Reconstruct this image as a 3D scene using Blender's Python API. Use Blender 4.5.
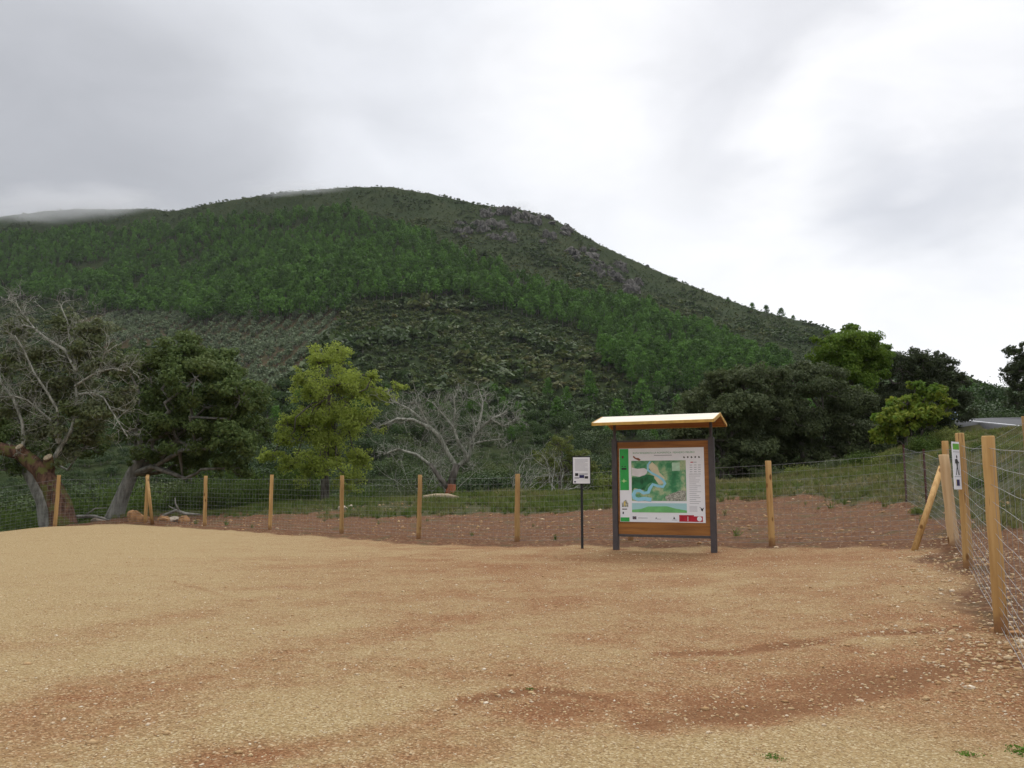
import bpy, math, random
import numpy as np
from mathutils import Vector
R = math.radians
S = bpy.context.scene
for o in list(bpy.data.objects): bpy.data.objects.remove(o)

# ------------------------------------------------------------------ camera
F = 852.0; PITCH = math.atan(106.0 / F); CZ = 1.5
cam = bpy.data.cameras.new('camera'); co = bpy.data.objects.new('camera', cam); S.collection.objects.link(co)
co.location = (0, 0, CZ); co.rotation_euler = (R(90) + PITCH, 0, 0)
cam.sensor_fit = 'HORIZONTAL'; cam.angle = 2 * math.atan(512 / F); cam.clip_start = .1; cam.clip_end = 6000
S.camera = co
S.render.resolution_x, S.render.resolution_y = 1024, 768
S.view_settings.view_transform = 'Standard'; S.view_settings.look = 'None'
S.view_settings.exposure = 0.36; S.view_settings.gamma = 1.0
S.cycles.use_denoising = True
S.cycles.max_bounces = 6; S.cycles.diffuse_bounces = 3; S.cycles.transparent_max_bounces = 8; S.cycles.volume_bounces = 1
S.cycles.sample_clamp_indirect = 6

# ------------------------------------------------------------------ sky and sun
SUN_EL, SUN_AZ = R(52), R(25)
W = bpy.data.worlds.new('World'); S.world = W; W.use_nodes = True
nt = W.node_tree; nt.nodes.clear(); N = nt.nodes.new; L = nt.links.new
def nd(tree, typ, **kw):
    n = tree.nodes.new(typ)
    for k, v in kw.items():
        if k.startswith('in_'):
            n.inputs[int(k[3:])].default_value = v
        else: setattr(n, k, v)
    return n
out = N('ShaderNodeOutputWorld')
sky = nd(nt, 'ShaderNodeTexSky', sky_type='NISHITA'); sky.sun_disc = False
sky.sun_elevation = SUN_EL; sky.sun_rotation = SUN_AZ
bg1 = N('ShaderNodeBackground'); bg1.inputs[1].default_value = .12; L(sky.outputs[0], bg1.inputs[0])
tc = N('ShaderNodeTexCoord')
mp = N('ShaderNodeMapping'); mp.inputs['Scale'].default_value = (1.0, 1.0, 2.2); L(tc.outputs['Generated'], mp.inputs[0])
n1 = nd(nt, 'ShaderNodeTexNoise'); n1.inputs['Scale'].default_value = 2.6; n1.inputs['Detail'].default_value = 6; n1.inputs['Roughness'].default_value = .5; n1.inputs['Distortion'].default_value = .35
L(mp.outputs[0], n1.inputs[0])
cr = N('ShaderNodeValToRGB'); e = cr.color_ramp.elements
e[0].position = .30; e[0].color = (.625, .635, .665, 1); e[1].position = .66; e[1].color = (.715, .725, .75, 1)
L(n1.outputs[0], cr.inputs[0])
def dirv(px, py):
    v = Vector(((px - 512) / F, math.cos(PITCH) - (384 - py) / F * math.sin(PITCH), math.sin(PITCH) + (384 - py) / F * math.cos(PITCH)))
    return v.normalized()
def lobe(px, py, lo, hi, amt, col_in):
    """brighter or darker patch of cloud round a fixed direction of the sky, its edge broken up by the noise"""
    d = dirv(px, py)
    vm = nd(nt, 'ShaderNodeVectorMath', operation='DOT_PRODUCT'); L(tc.outputs['Generated'], vm.inputs[0]); vm.inputs[1].default_value = d
    ad = nd(nt, 'ShaderNodeMath', operation='MULTIPLY_ADD'); L(n1.outputs[0], ad.inputs[0]); ad.inputs[1].default_value = .045; L(vm.outputs['Value'], ad.inputs[2])
    mr = nd(nt, 'ShaderNodeMapRange', interpolation_type='SMOOTHSTEP'); L(ad.outputs[0], mr.inputs[0])
    mr.inputs[1].default_value = math.cos(R(lo)) + .0225; mr.inputs[2].default_value = math.cos(R(hi)) + .0225; mr.inputs[3].default_value = 0; mr.inputs[4].default_value = 1
    mx = nd(nt, 'ShaderNodeMixRGB', blend_type='MIX'); L(mr.outputs[0], mx.inputs[0]); L(col_in, mx.inputs[1]); mx.inputs[2].default_value = amt
    return mx.outputs[0]
c = cr.outputs[0]
c = lobe(1000, 420, 30, 6, (.84, .84, .85, 1), c)
c = lobe(620, 45, 12, 1, (.80, .80, .81, 1), c)
c = lobe(50, 230, 20, 2, (.385, .39, .41, 1), c)
c = lobe(840, 60, 14, 1, (.64, .645, .67, 1), c)
c = lobe(845, 175, 8, 1, (.82, .82, .83, 1), c)
c = lobe(960, 195, 10, 1, (.575, .585, .62, 1), c)
c = lobe(975, 100, 7, 1, (.76, .76, .775, 1), c)
n3 = nd(nt, 'ShaderNodeTexNoise'); n3.inputs['Scale'].default_value = 5.5; n3.inputs['Detail'].default_value = 7; n3.inputs['Roughness'].default_value = .55; n3.inputs['Distortion'].default_value = .6; L(mp.outputs[0], n3.inputs[0])
m3 = nd(nt, 'ShaderNodeMapRange'); L(n3.outputs[0], m3.inputs[0])
for i_, v_ in enumerate((.3, .7, .94, 1.07)): m3.inputs[i_ + 1].default_value = v_
s3 = nd(nt, 'ShaderNodeVectorMath', operation='SCALE'); L(c, s3.inputs[0]); L(m3.outputs[0], s3.inputs['Scale']); c = s3.outputs[0]
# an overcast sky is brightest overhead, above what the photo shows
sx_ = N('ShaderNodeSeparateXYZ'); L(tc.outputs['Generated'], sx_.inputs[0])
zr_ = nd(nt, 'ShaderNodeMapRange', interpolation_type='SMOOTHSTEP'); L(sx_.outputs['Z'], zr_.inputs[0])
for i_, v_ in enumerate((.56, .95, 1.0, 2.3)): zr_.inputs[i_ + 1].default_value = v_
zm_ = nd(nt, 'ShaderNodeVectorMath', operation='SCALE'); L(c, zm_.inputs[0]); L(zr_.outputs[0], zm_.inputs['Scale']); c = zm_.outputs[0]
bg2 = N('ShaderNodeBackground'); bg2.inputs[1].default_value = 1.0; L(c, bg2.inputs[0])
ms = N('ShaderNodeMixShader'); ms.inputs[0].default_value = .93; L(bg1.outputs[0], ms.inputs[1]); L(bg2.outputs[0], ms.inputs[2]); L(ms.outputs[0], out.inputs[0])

sl = bpy.data.lights.new('sun', 'SUN'); sl.energy = 1.1; sl.angle = R(30); sl.color = (1, .96, .9)
so = bpy.data.objects.new('sun', sl); S.collection.objects.link(so)
sd = Vector((math.sin(SUN_AZ) * math.cos(SUN_EL), math.cos(SUN_AZ) * math.cos(SUN_EL), math.sin(SUN_EL)))
so.rotation_euler = sd.to_track_quat('Z', 'Y').to_euler()

# ------------------------------------------------------------------ projection helpers (photo pixel <-> world point)
def P(px, py, Y):
    d = dirv(px, py); return np.array(d) * (Y / d.y) + np.array((0, 0, CZ))
def proj(X, Y, Z):
    z = Z - CZ; cp, sp = math.cos(PITCH), math.sin(PITCH)
    dep = Y * cp + z * sp; up = -Y * sp + z * cp
    dep = np.where(dep > .1, dep, .1)
    return 512 + F * X / dep, 384 - F * up / dep
def inpoly(px, py, poly):
    px = np.asarray(px); py = np.asarray(py); r = np.zeros(px.shape, bool); n = len(poly)
    for i in range(n):
        x0, y0 = poly[i]; x1, y1 = poly[(i + 1) % n]
        cnd = ((y0 > py) != (y1 > py)) & (px < (x1 - x0) * (py - y0) / (y1 - y0 + 1e-12) + x0)
        r ^= cnd
    return r
def smooth(a, b, x):
    t = np.clip((x - a) / (b - a), 0, 1); return t * t * (3 - 2 * t)

# value noise in numpy
_rng0 = np.random.default_rng(7); _tab = _rng0.random((256, 256))
def vnoise(x, y):
    x = np.asarray(x, float); y = np.asarray(y, float)
    xi = np.floor(x).astype(int); yi = np.floor(y).astype(int); fx = x - xi; fy = y - yi
    fx = fx * fx * (3 - 2 * fx); fy = fy * fy * (3 - 2 * fy)
    g = lambda a, b: _tab[a % 256, b % 256]
    return (g(xi, yi) * (1 - fx) + g(xi + 1, yi) * fx) * (1 - fy) + (g(xi, yi + 1) * (1 - fx) + g(xi + 1, yi + 1) * fx) * fy - .5
def fbm(x, y, o=4):
    s = 0; a = 1.
    for i in range(o): s = s + a * vnoise(x * 2 ** i + 17 * i, y * 2 ** i + 5 * i); a *= .5
    return s

# ------------------------------------------------------------------ terrain height
CTRL = np.array([
 (0,5,0),(-8,5,0),(-16,10,0),(0,15,0),(-8,15,0),(-12,22,0),(4,9,.02),(5.06,9.06,.065),(3.1,4.8,-.15),(6,4.6,-.15),(7,13.3,.31),(9.1,17.9,.45),(6.16,20.5,.22),
 (2.5,20.6,.1),(4.6,19.7,.085),(.15,25.4,-.02),(-2.97,27.5,-.02),(-5.9,29.9,0),(-9,32.1,.03),(-12.1,34,.06),(-15.1,35.5,.1),(-17.7,33.4,.05),
 (-18.1,30,.0),(-15.5,24,.0),(-21.6,36,-1.2),(-24,31,-1.4),(-21,24,-1.3),(-30,34,-2.2),(-40,20,-3),(-45,50,-4),
 (8.5,14.5,.42),(11,18.5,.95),(13.2,22,1.6),(16,27,2.6),(22,36,3.7),(18.2,40,2.9),(21,40,3.75),(14.2,42,2.1),(9.3,42,1.75),(6.6,44,1.5),
 (2.5,45,1.24),(0,45,1.18),(-5,46,.96),(-9.8,46,.7),(-13.5,44,.55),(-15.4,42,.37),(-19.7,42,.15),(-19.1,36,-.06),
 (4.2,28,.51),(0,33,.5),(-3.7,34,.4),(11.1,28,1.0),(10,22,.72),(6,34,.95),
 (0,-20,0),(-30,-20,-.5),(30,-20,0),(-30,5,-.5),(20,5,.6),(30,20,3.2),
 (21.5,32,3.5),(27,45,4.78),(34,62,6.35),(41.6,80,8.05),(47,93,8.75),(33,43,4.6),(40,60,6.0),(48,80,7.9),(54,93,8.9),(27,31.5,3.6),(45,40,5),(60,70,7.5),
 (0,62,-2.5),(-20,60,-3.),(12,62,-.5),(24,62,3.2),(0,80,-6),(-30,80,-7),(20,85,0),(34,88,6)], float)
def _phi(d): return np.sqrt(d * d + 9.)
_D = np.hypot(CTRL[:, None, 0] - CTRL[None, :, 0], CTRL[:, None, 1] - CTRL[None, :, 1])
_n = len(CTRL); _A = np.zeros((_n + 3, _n + 3)); _A[:_n, :_n] = _phi(_D) - np.eye(_n) * .05
_A[:_n, _n] = 1; _A[:_n, _n + 1:] = CTRL[:, :2]; _A[_n:, :_n] = _A[:_n, _n:].T
_wt = np.linalg.solve(_A, np.r_[CTRL[:, 2], 0, 0, 0])
def h_near(X, Y):
    X = np.asarray(X, float); Y = np.asarray(Y, float); z = _wt[_n] + _wt[_n + 1] * X + _wt[_n + 2] * Y
    for i in range(_n): z = z + _wt[i] * _phi(np.hypot(X - CTRL[i, 0], Y - CTRL[i, 1]))
    return z
RIDGE = [(-400,262),(-300,250),(-150,232),(0,216),(40,211),(75,208),(110,209),(150,208),(172,211),(205,205),(250,198),(300,190),(350,186),(390,187),(430,193),(480,204),(520,209),(545,215),(562,223),(600,243),
         (640,262),(680,281),(720,296),(760,310),(820,324),(860,341),(900,353),(950,372),(990,388),(1024,396),(1100,415),(1300,432),(1500,440)]
_raz, _rt = [], []
for px, py in RIDGE:
    d = dirv(px, py); _raz.append(math.atan2(d.x, d.y)); _rt.append(d.z / math.hypot(d.x, d.y))
_rR = np.interp([p[0] for p in RIDGE], [-400, 0, 150, 300, 600, 820, 1000, 1500], [1250, 1200, 1050, 900, 820, 700, 520, 420])
_bt = np.interp([p[0] for p in RIDGE], [-400, 600, 800, 940, 1100, 1500], [-.05, -.04, -.01, .062, .08, .07])
R0 = 115.
def h_hill(X, Y):
    az = np.arctan2(X, Y); r = np.hypot(X, Y)
    tR = np.interp(az, _raz, _rt); RR = np.interp(az, _raz, _rR); tb = np.interp(az, _raz, _bt)
    back = np.clip((np.abs(az) - 1.0) / 1.2, 0, 1); tR = tR * (1 - back) + .02 * back
    u = np.clip((r - R0) / (RR - R0), -.2, 1)
    z = CZ + r * (tb + (tR - tb) * np.clip(u, 0, 1) ** .95)
    z = z + np.clip(u * 6, 0, 1) * np.clip((1.05 - u) * 5, .25, 1) * (9 * fbm(X / 90, Y / 90, 4) + 16 * fbm(X / 260 + 3, Y / 260, 2) * np.clip((1 - u) * 3, 0, 1))
    over = np.clip((r - RR), 0, None)
    z = z - over * .35 - np.clip(over / 60, 0, 1) * 4
    return z
def H(X, Y):
    r = np.hypot(X, Y); b = smooth(78, 125, r)
    zn = h_near(X, Y); zn = zn + smooth(20, 60, r) * .35 * fbm(X / 5, Y / 5, 3)
    return zn * (1 - b) + h_hill(X, Y) * b

# ------------------------------------------------------------------ object helpers
def tag(o, label=None, cat=None, group=None, kind=None):
    if label: o['label'] = label
    if cat: o['category'] = cat
    if group: o['group'] = group
    if kind: o['kind'] = kind
    return o
def link(name, me, mats, parent=None, smooth_=False):
    o = bpy.data.objects.new(name, me); S.collection.objects.link(o)
    if mats is not None and len(me.materials) == 0:
        for m in (mats if isinstance(mats, (list, tuple)) else [mats]): me.materials.append(m)
    if smooth_: me.polygons.foreach_set('use_smooth', np.ones(len(me.polygons), bool))
    if parent: o.parent = parent
    return o
def mesh_np(name, V, Q, mi=None, attrs=None, smooth_=False):
    """mesh from an (n,3) array and an (m,k) face array; attrs: {name: (domain, values)}"""
    me = bpy.data.meshes.new(name); V = np.asarray(V, np.float32); Q = np.asarray(Q, np.int32); k = Q.shape[1]
    me.vertices.add(len(V)); me.vertices.foreach_set('co', V.ravel())
    me.loops.add(Q.size); me.loops.foreach_set('vertex_index', Q.ravel())
    me.polygons.add(len(Q)); me.polygons.foreach_set('loop_start', np.arange(0, Q.size, k, dtype=np.int32))
    if mi is not None: me.polygons.foreach_set('material_index', np.asarray(mi, np.int32))
    if smooth_: me.polygons.foreach_set('use_smooth', np.ones(len(Q), bool))
    me.update(calc_edges=True)
    for nm, (dom, val) in (attrs or {}).items():
        a = me.attributes.new(nm, 'FLOAT', dom); a.data.foreach_set('value', np.asarray(val, np.float32))
    return me
def empty(name, loc, rz=0):
    o = bpy.data.objects.new(name, None); S.collection.objects.link(o); o.location = loc; o.rotation_euler = (0, 0, rz); o.empty_display_size = .3
    return o
class MB:
    """collects boxes, tubes and polygons into one mesh"""
    def __init__(s): s.v = []; s.f = []
    def box(s, a, b):
        i = len(s.v); (x0, y0, z0), (x1, y1, z1) = a, b
        s.v += [(x0,y0,z0),(x1,y0,z0),(x1,y1,z0),(x0,y1,z0),(x0,y0,z1),(x1,y0,z1),(x1,y1,z1),(x0,y1,z1)]
        s.f += [(i,i+3,i+2,i+1),(i+4,i+5,i+6,i+7),(i,i+1,i+5,i+4),(i+1,i+2,i+6,i+5),(i+2,i+3,i+7,i+6),(i+3,i,i+4,i+7)]; return s
    def tube(s, pts, rad, n=8, cap=True):
        pts = [np.asarray(p, float) for p in pts]; k = len(pts)
        if not hasattr(rad, '__len__'): rad = [rad] * k
        i0 = len(s.v); u = None
        for j, p in enumerate(pts):
            t = pts[min(j + 1, k - 1)] - pts[max(j - 1, 0)]; t = t / (np.linalg.norm(t) + 1e-9)
            if u is None:
                u = np.cross(t, (0.13, .97, .2)); 
                if np.linalg.norm(u) < .2: u = np.cross(t, (1, 0, 0))
            u = u - t * np.dot(u, t); u = u / (np.linalg.norm(u) + 1e-9); w = np.cross(t, u)
            for a in range(n):
                an = 2 * math.pi * a / n; q = p + rad[j] * (math.cos(an) * u + math.sin(an) * w); s.v.append((q[0], q[1], q[2]))
        for j in range(k - 1):
            for a in range(n):
                b = (a + 1) % n; s.f.append((i0 + j*n + a, i0 + j*n + b, i0 + (j+1)*n + b, i0 + (j+1)*n + a))
        if cap:
            s.f.append(tuple(i0 + a for a in range(n))[::-1]); s.f.append(tuple(i0 + (k-1)*n + a for a in range(n)))
        return s
    def poly(s, pts): i = len(s.v); s.v += [tuple(p) for p in pts]; s.f.append(tuple(range(i, i + len(pts)))); return s
    def prism(s, pts2, y0, y1):
        """polygon in local x,z pulled from y0 to y1"""
        i = len(s.v); n = len(pts2)
        s.v += [(x, y0, z) for x, z in pts2] + [(x, y1, z) for x, z in pts2]
        s.f.append(tuple(range(i, i + n))); s.f.append(tuple(range(i + n, i + 2*n))[::-1])
        for a in range(n): b = (a + 1) % n; s.f.append((i + a, i + n + a, i + n + b, i + b))
        return s
    def build(s, name, mat, parent=None, smooth_=False, bevel=0):
        me = bpy.data.meshes.new(name); me.from_pydata(s.v, [], s.f); me.validate(); me.update()
        if bevel:
            import bmesh
            bm = bmesh.new(); bm.from_mesh(me); bmesh.ops.recalc_face_normals(bm, faces=bm.faces)
            bmesh.ops.bevel(bm, geom=bm.edges[:], offset=bevel, segments=2, affect='EDGES', clamp_overlap=True); bm.to_mesh(me); bm.free()
        else:
            import bmesh
            bm = bmesh.new(); bm.from_mesh(me); bmesh.ops.recalc_face_normals(bm, faces=bm.faces); bm.to_mesh(me); bm.free()
        return link(name, me, mat, parent, smooth_)

# ------------------------------------------------------------------ materials
class Mat:
    def __init__(s, name, rough=.8, spec=.3):
        s.m = bpy.data.materials.new(name); s.m.use_nodes = True; s.t = s.m.node_tree; s.t.nodes.clear()
        s.o = s.t.nodes.new('ShaderNodeOutputMaterial'); s.p = s.t.nodes.new('ShaderNodeBsdfPrincipled')
        s.p.inputs['Roughness'].default_value = rough; s.p.inputs['Specular IOR Level'].default_value = spec
        s.t.links.new(s.p.outputs[0], s.o.inputs[0]); s.tc = s.t.nodes.new('ShaderNodeTexCoord')
    def L(s, a, b): s.t.links.new(a, b)
    def n(s, typ, **kw): return nd(s.t, typ, **kw)
    def vec(s, scale, coord='Object'):
        m = s.n('ShaderNodeMapping'); m.inputs['Scale'].default_value = scale; s.L(s.tc.outputs[coord], m.inputs[0]); return m.outputs[0]
    def noise(s, sc, det=4, rough=.55, vec=None, coord='Object'):
        n = s.n('ShaderNodeTexNoise'); n.inputs['Scale'].default_value = sc; n.inputs['Detail'].default_value = det; n.inputs['Roughness'].default_value = rough
        s.L(vec if vec else s.tc.outputs[coord], n.inputs[0]); return n.outputs[0]
    def voro(s, sc, feat='F1', out='Color', vec=None):
        n = s.n('ShaderNodeTexVoronoi'); n.feature = feat; n.inputs['Scale'].default_value = sc; s.L(vec if vec else s.tc.outputs['Object'], n.inputs[0]); return n.outputs[out]
    def ramp(s, fac, stops):
        r = s.n('ShaderNodeValToRGB'); e = r.color_ramp.elements
        while len(e) < len(stops): e.new(.5)
        for el, (p, cc) in zip(e, stops): el.position = p; el.color = (*cc, 1) if len(cc) == 3 else cc
        s.L(fac, r.inputs[0]); return r.outputs[0]
    def rng(s, fac, a, b, c=0, d=1):
        r = s.n('ShaderNodeMapRange', interpolation_type='SMOOTHSTEP'); s.L(fac, r.inputs[0])
        for i, v in enumerate((a, b, c, d)): r.inputs[i + 1].default_value = v
        return r.outputs[0]
    def mix(s, fac, a, b, mode='MIX'):
        m = s.n('ShaderNodeMixRGB', blend_type=mode)
        for i, v in enumerate((fac, a, b)):
            if isinstance(v, (int, float)): m.inputs[i].default_value = v
            elif isinstance(v, tuple): m.inputs[i].default_value = (*v, 1)
            else: s.L(v, m.inputs[i])
        return m.outputs[0]
    def math(s, op, a, b=0.):
        m = s.n('ShaderNodeMath', operation=op)
        for i, v in enumerate((a, b)):
            if isinstance(v, (int, float)): m.inputs[i].default_value = v
            else: s.L(v, m.inputs[i])
        return m.outputs[0]
    def attr(s, name):
        a = s.n('ShaderNodeAttribute'); a.attribute_name = name; return a.outputs['Fac']
    def col(s, c):
        if isinstance(c, tuple): s.p.inputs['Base Color'].default_value = (*c, 1)
        else: s.L(c, s.p.inputs['Base Color'])
        return s
    def bump(s, h, dist=.01, strength=1.):
        b = s.n('ShaderNodeBump'); b.inputs['Distance'].default_value = dist; b.inputs['Strength'].default_value = strength
        s.L(h, b.inputs['Height']); s.L(b.outputs[0], s.p.inputs['Normal']); return s

def leaf_mat(name, c1, c2, c3, trans=.3, nscale=.7, vr=(.8, 1.2)):
    M = Mat(name, .65, .12); g = M.n('ShaderNodeNewGeometry')
    a = M.mix(g.outputs['Random Per Island'], c1, c2)
    cl = M.rng(M.noise(nscale, 3), .42, .62)
    col = M.mix(cl, a, c3); 
    oi = M.n('ShaderNodeObjectInfo'); hv = M.n('ShaderNodeHueSaturation'); M.L(col, hv.inputs['Color'])
    M.L(M.rng(M.math('FRACT', M.math('ADD', oi.outputs['Random'], M.attr('tint'))), 0, 1, *vr), hv.inputs['Value'])
    M.col(hv.outputs[0])
    tr = M.n('ShaderNodeBsdfTranslucent'); M.L(hv.outputs[0], tr.inputs[0]); mx = M.n('ShaderNodeMixShader'); mx.inputs[0].default_value = trans
    M.L(M.p.outputs[0], mx.inputs[1]); M.L(tr.outputs[0], mx.inputs[2]); M.L(mx.outputs[0], M.o.inputs[0]); return M.m
def tint_mat(name, stops, trans=.25):
    """colour by a per-face plant tint (kind of plant), small random change per leaf"""
    M = Mat(name, .6, .2); g = M.n('ShaderNodeNewGeometry')
    col = M.ramp(M.attr('tint'), stops)
    hv = M.n('ShaderNodeHueSaturation'); M.L(col, hv.inputs['Color']); M.L(M.rng(g.outputs['Random Per Island'], 0, 1, .86, 1.16), hv.inputs['Value'])
    M.col(hv.outputs[0])
    tr = M.n('ShaderNodeBsdfTranslucent'); M.L(hv.outputs[0], tr.inputs[0]); mx = M.n('ShaderNodeMixShader'); mx.inputs[0].default_value = trans
    M.L(M.p.outputs[0], mx.inputs[1]); M.L(tr.outputs[0], mx.inputs[2]); M.L(mx.outputs[0], M.o.inputs[0]); return M.m
def bark_mat(name, c1, c2, sc=6, lichen=None):
    M = Mat(name, .9, .1); v = M.vec((1, 1, .25)); n = M.noise(sc, 6, .65, v)
    col = M.mix(M.rng(n, .35, .65), c1, c2)
    if lichen: col = M.mix(M.rng(M.noise(2.3, 5, .6), .5, .6), col, lichen)
    M.col(col).bump(n, .03); return M.m
def plain(name, c, rough=.6, spec=.3, var=.12, sc=8):
    M = Mat(name, rough, spec); n = M.noise(sc, 4)
    M.col(M.mix(M.rng(n, .3, .7), tuple(x * (1 - var) for x in c), tuple(min(1, x * (1 + var)) for x in c))); return M.m

def wood_post_mat(name, c1, c2):
    M = Mat(name, .75, .2); oi = M.n('ShaderNodeObjectInfo')
    v = M.n('ShaderNodeMapping'); v.inputs['Scale'].default_value = (14, 14, .8); M.L(M.tc.outputs['Object'], v.inputs[0])
    cx = M.n('ShaderNodeCombineXYZ'); M.L(M.math('MULTIPLY', oi.outputs['Random'], 40.), cx.inputs[2]); M.L(cx.outputs[0], v.inputs['Location'])
    n = M.noise(1., 5, .6, v.outputs[0]); col = M.mix(M.rng(n, .3, .7), c1, c2)
    kn = M.voro(2.2, 'F1', 'Distance', v.outputs[0]); 
    v2 = M.n('ShaderNodeMapping'); v2.inputs['Scale'].default_value = (5, 5, 2.4); M.L(M.tc.outputs['Object'], v2.inputs[0]); M.L(cx.outputs[0], v2.inputs['Location'])
    kd = M.voro(1., 'F1', 'Distance', v2.outputs[0]); col = M.mix(M.rng(kd, .22, .1), col, (.16, .075, .022))
    ck = M.noise(3., 2, .4, v.outputs[0]); col = M.mix(M.rng(ck, .66, .72, 0, .7), col, (.12, .06, .02))
    hv = M.n('ShaderNodeHueSaturation'); M.L(col, hv.inputs['Color']); M.L(M.rng(oi.outputs['Random'], 0, 1, .85, 1.15), hv.inputs['Value'])
    sp = M.n('ShaderNodeSeparateXYZ'); M.L(M.tc.outputs['Object'], sp.inputs[0]); st = M.math('ADD', sp.outputs[2], M.math('MULTIPLY', M.math('SUBTRACT', M.noise(9, 3), .5), .3))
    M.col(M.mix(M.rng(st, .22, .02, 0, .75), hv.outputs[0], (.19, .085, .04))).bump(n, .004); return M.m

MAT = {}
MAT['post'] = wood_post_mat('treated pine', (.35, .20, .072), (.49, .31, .128))
MAT['post_pale'] = wood_post_mat('pale pine', (.50, .33, .17), (.62, .44, .25))
MAT['wire'] = plain('galvanised wire', (.24, .243, .243), .5, .5)
MAT['rust'] = plain('rusted steel', (.085, .036, .03), .8, .2, .4, 20)
MAT['white'] = plain('white print', (.78, .79, .82), .45, .3, .02)
MAT['steel_dark'] = plain('dark brown steel', (.062, .053, .055), .5, .4, .15)
MAT['black'] = plain('black steel', (.015, .015, .018), .5, .4)
MAT['ink_grey'] = plain('grey ink', (.34, .35, .38), .5, .3, .05)
MAT['ink_black'] = plain('black ink', (.03, .03, .03), .5, .3, .1)
MAT['green'] = plain('green print', (.035, .36, .075), .45, .3, .06)
MAT['navy'] = plain('navy print', (.02, .02, .10), .5)
MAT['red'] = plain('red print', (.42, .015, .035), .5)
MAT['yellow'] = plain('yellow print', (.75, .55, .08), .5)
MAT['bark'] = bark_mat('oak bark', (.07, .06, .05), (.20, .18, .155), 5)
MAT['bark_pale'] = bark_mat('pale grey bark', (.13, .125, .105), (.28, .27, .235), 5)
MAT['lichen'] = bark_mat('lichen covered wood', (.15, .148, .118), (.40, .395, .335), 9)
MAT['bark_moss'] = bark_mat('mossy cork bark', (.05, .028, .02), (.15, .085, .055), 6, (.10, .10, .03))
MAT['cork_red'] = bark_mat('stripped cork trunk', (.14, .045, .022), (.30, .11, .055), 6)
MAT['cut'] = plain('sawn wood', (.33, .26, .17), .8, .2, .3, 14)

# ------------------------------------------------------------------ ground sheet
def polar(rs, az):
    A, Rr = np.meshgrid(az, rs); X = Rr * np.sin(A); Y = Rr * np.cos(A); return X, Y
def grid_faces(nr, na, wrap):
    i = np.arange(nr - 1)[:, None] * na; a = np.arange(na if wrap else na - 1)[None, :]; b = (a + 1) % na
    return np.stack([i + a, i + b, i + na + b, i + na + a], -1).reshape(-1, 4)[:, ::-1]
az_f = np.concatenate([np.radians(np.arange(-180, -48, 4.)), np.radians(np.arange(-48, 48, .22)), np.radians(np.arange(48, 180, 4.))])
def gp(px, py): Y = CZ * F / (py - 490.0); return np.array(((px - 512) / F * Y, Y))      # point on the flat lot below a photo pixel
def dist_poly(X, Y, pts):
    d = np.full(X.shape, 1e9)
    for a, b in zip(pts[:-1], pts[1:]):
        ab = b - a; t = np.clip(((X - a[0]) * ab[0] + (Y - a[1]) * ab[1]) / (ab @ ab), 0, 1)
        d = np.minimum(d, np.hypot(X - a[0] - t * ab[0], Y - a[1] - t * ab[1]))
    return d
REAR = [np.array(p) for p in [(-15.1,35.5),(-12.1,34.0),(-9.0,32.1),(-5.9,29.9),(-2.97,27.5),(.15,25.4),(3.15,22.95),(6.16,20.5),(9.1,17.9)]]
RIGHT = [np.array(p) for p in [(9.1,17.9),(7.0,13.3),(5.06,9.06),(3.1,4.8),(1.2,.6),(-.7,-3.6)]]
LEFT = [np.array(p) for p in [(-15.1,35.5),(-17.7,33.4),(-20.3,31.3)]]
LOT = [(-15.3,34.6),(-12.2,32.9),(-9.2,31.0),(-6.1,28.6),(-3.1,25.8),(-.1,23.3),(2.7,21.2),(5.8,20.2),(8.6,17.7),(6.8,13.6),(5.1,9.4),(4.6,7.4),(7.5,5.4),(12,3),(12,-30),(-40,-30),(-22,8),(-17.2,23.5),(-18.3,30.4),(-17.6,33.)]
rs = np.concatenate([[.3, 1.2, 2.2], np.geomspace(3, 12, 170)[0:], np.geomspace(12.15, 96, 190)])
X, Y = polar(rs, az_f)
Z = H(X, Y)
inl = inpoly(X, Y, LOT); dl = dist_poly(X, Y, [np.array(p, float) for p in LOT + LOT[:1]]); sdl = np.where(inl, dl, -dl) + .9 * fbm(X / 1.7, Y / 1.7, 4)
sand = smooth(-.35, .5, sdl)
# where red soil shows through the sand: wheel ruts and washed streaks on the lot
def streak(pts, w, amt): return amt * np.exp(-(dist_poly(X, Y, [gp(*p) for p in pts]) / w) ** 2)
wx = X + .5 * fbm(X / 1.1, Y / 1.1, 3); red = np.zeros(X.shape)
for pts, w, a in [
    ([(470,692),(510,683),(545,680),(600,686),(640,694),(700,702)], .17, .95),
    ([(655,646),(720,643),(790,636),(850,630),(960,628)], .22, 1.0),
    ([(640,706),(720,694),(800,684),(860,672),(910,656),(960,650),(1020,652)], .40, 1.1), ([(560,700),(680,690),(800,668),(900,645),(990,640)], .75, .8), ([(860,615),(930,622),(1000,634)], .5, .7),
    ([(840,640),(900,648),(960,640)], .35, .85), ([(900,600),(990,606)], .5, .6), ([(985,628),(1010,640)], .4, .8),
    ([(230,748),(330,735),(420,715),(480,692)], .26, .7), ([(420,735),(520,705)], .25, .5), ([(60,735),(160,705),(270,675),(420,655)], .6, .35),
    ([(700,660),(800,652)], .3, .5), ([(-20,720),(120,690),(270,655),(420,622),(560,600)], .8, .55), ([(330,530),(480,560),(640,585)], 1.3, .45), ([(60,640),(200,610),(330,585)], .7, .4), ([(600,700),(470,735),(330,760)], .3, .5)]:
    red = np.maximum(red, streak(pts, w, a))
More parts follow.
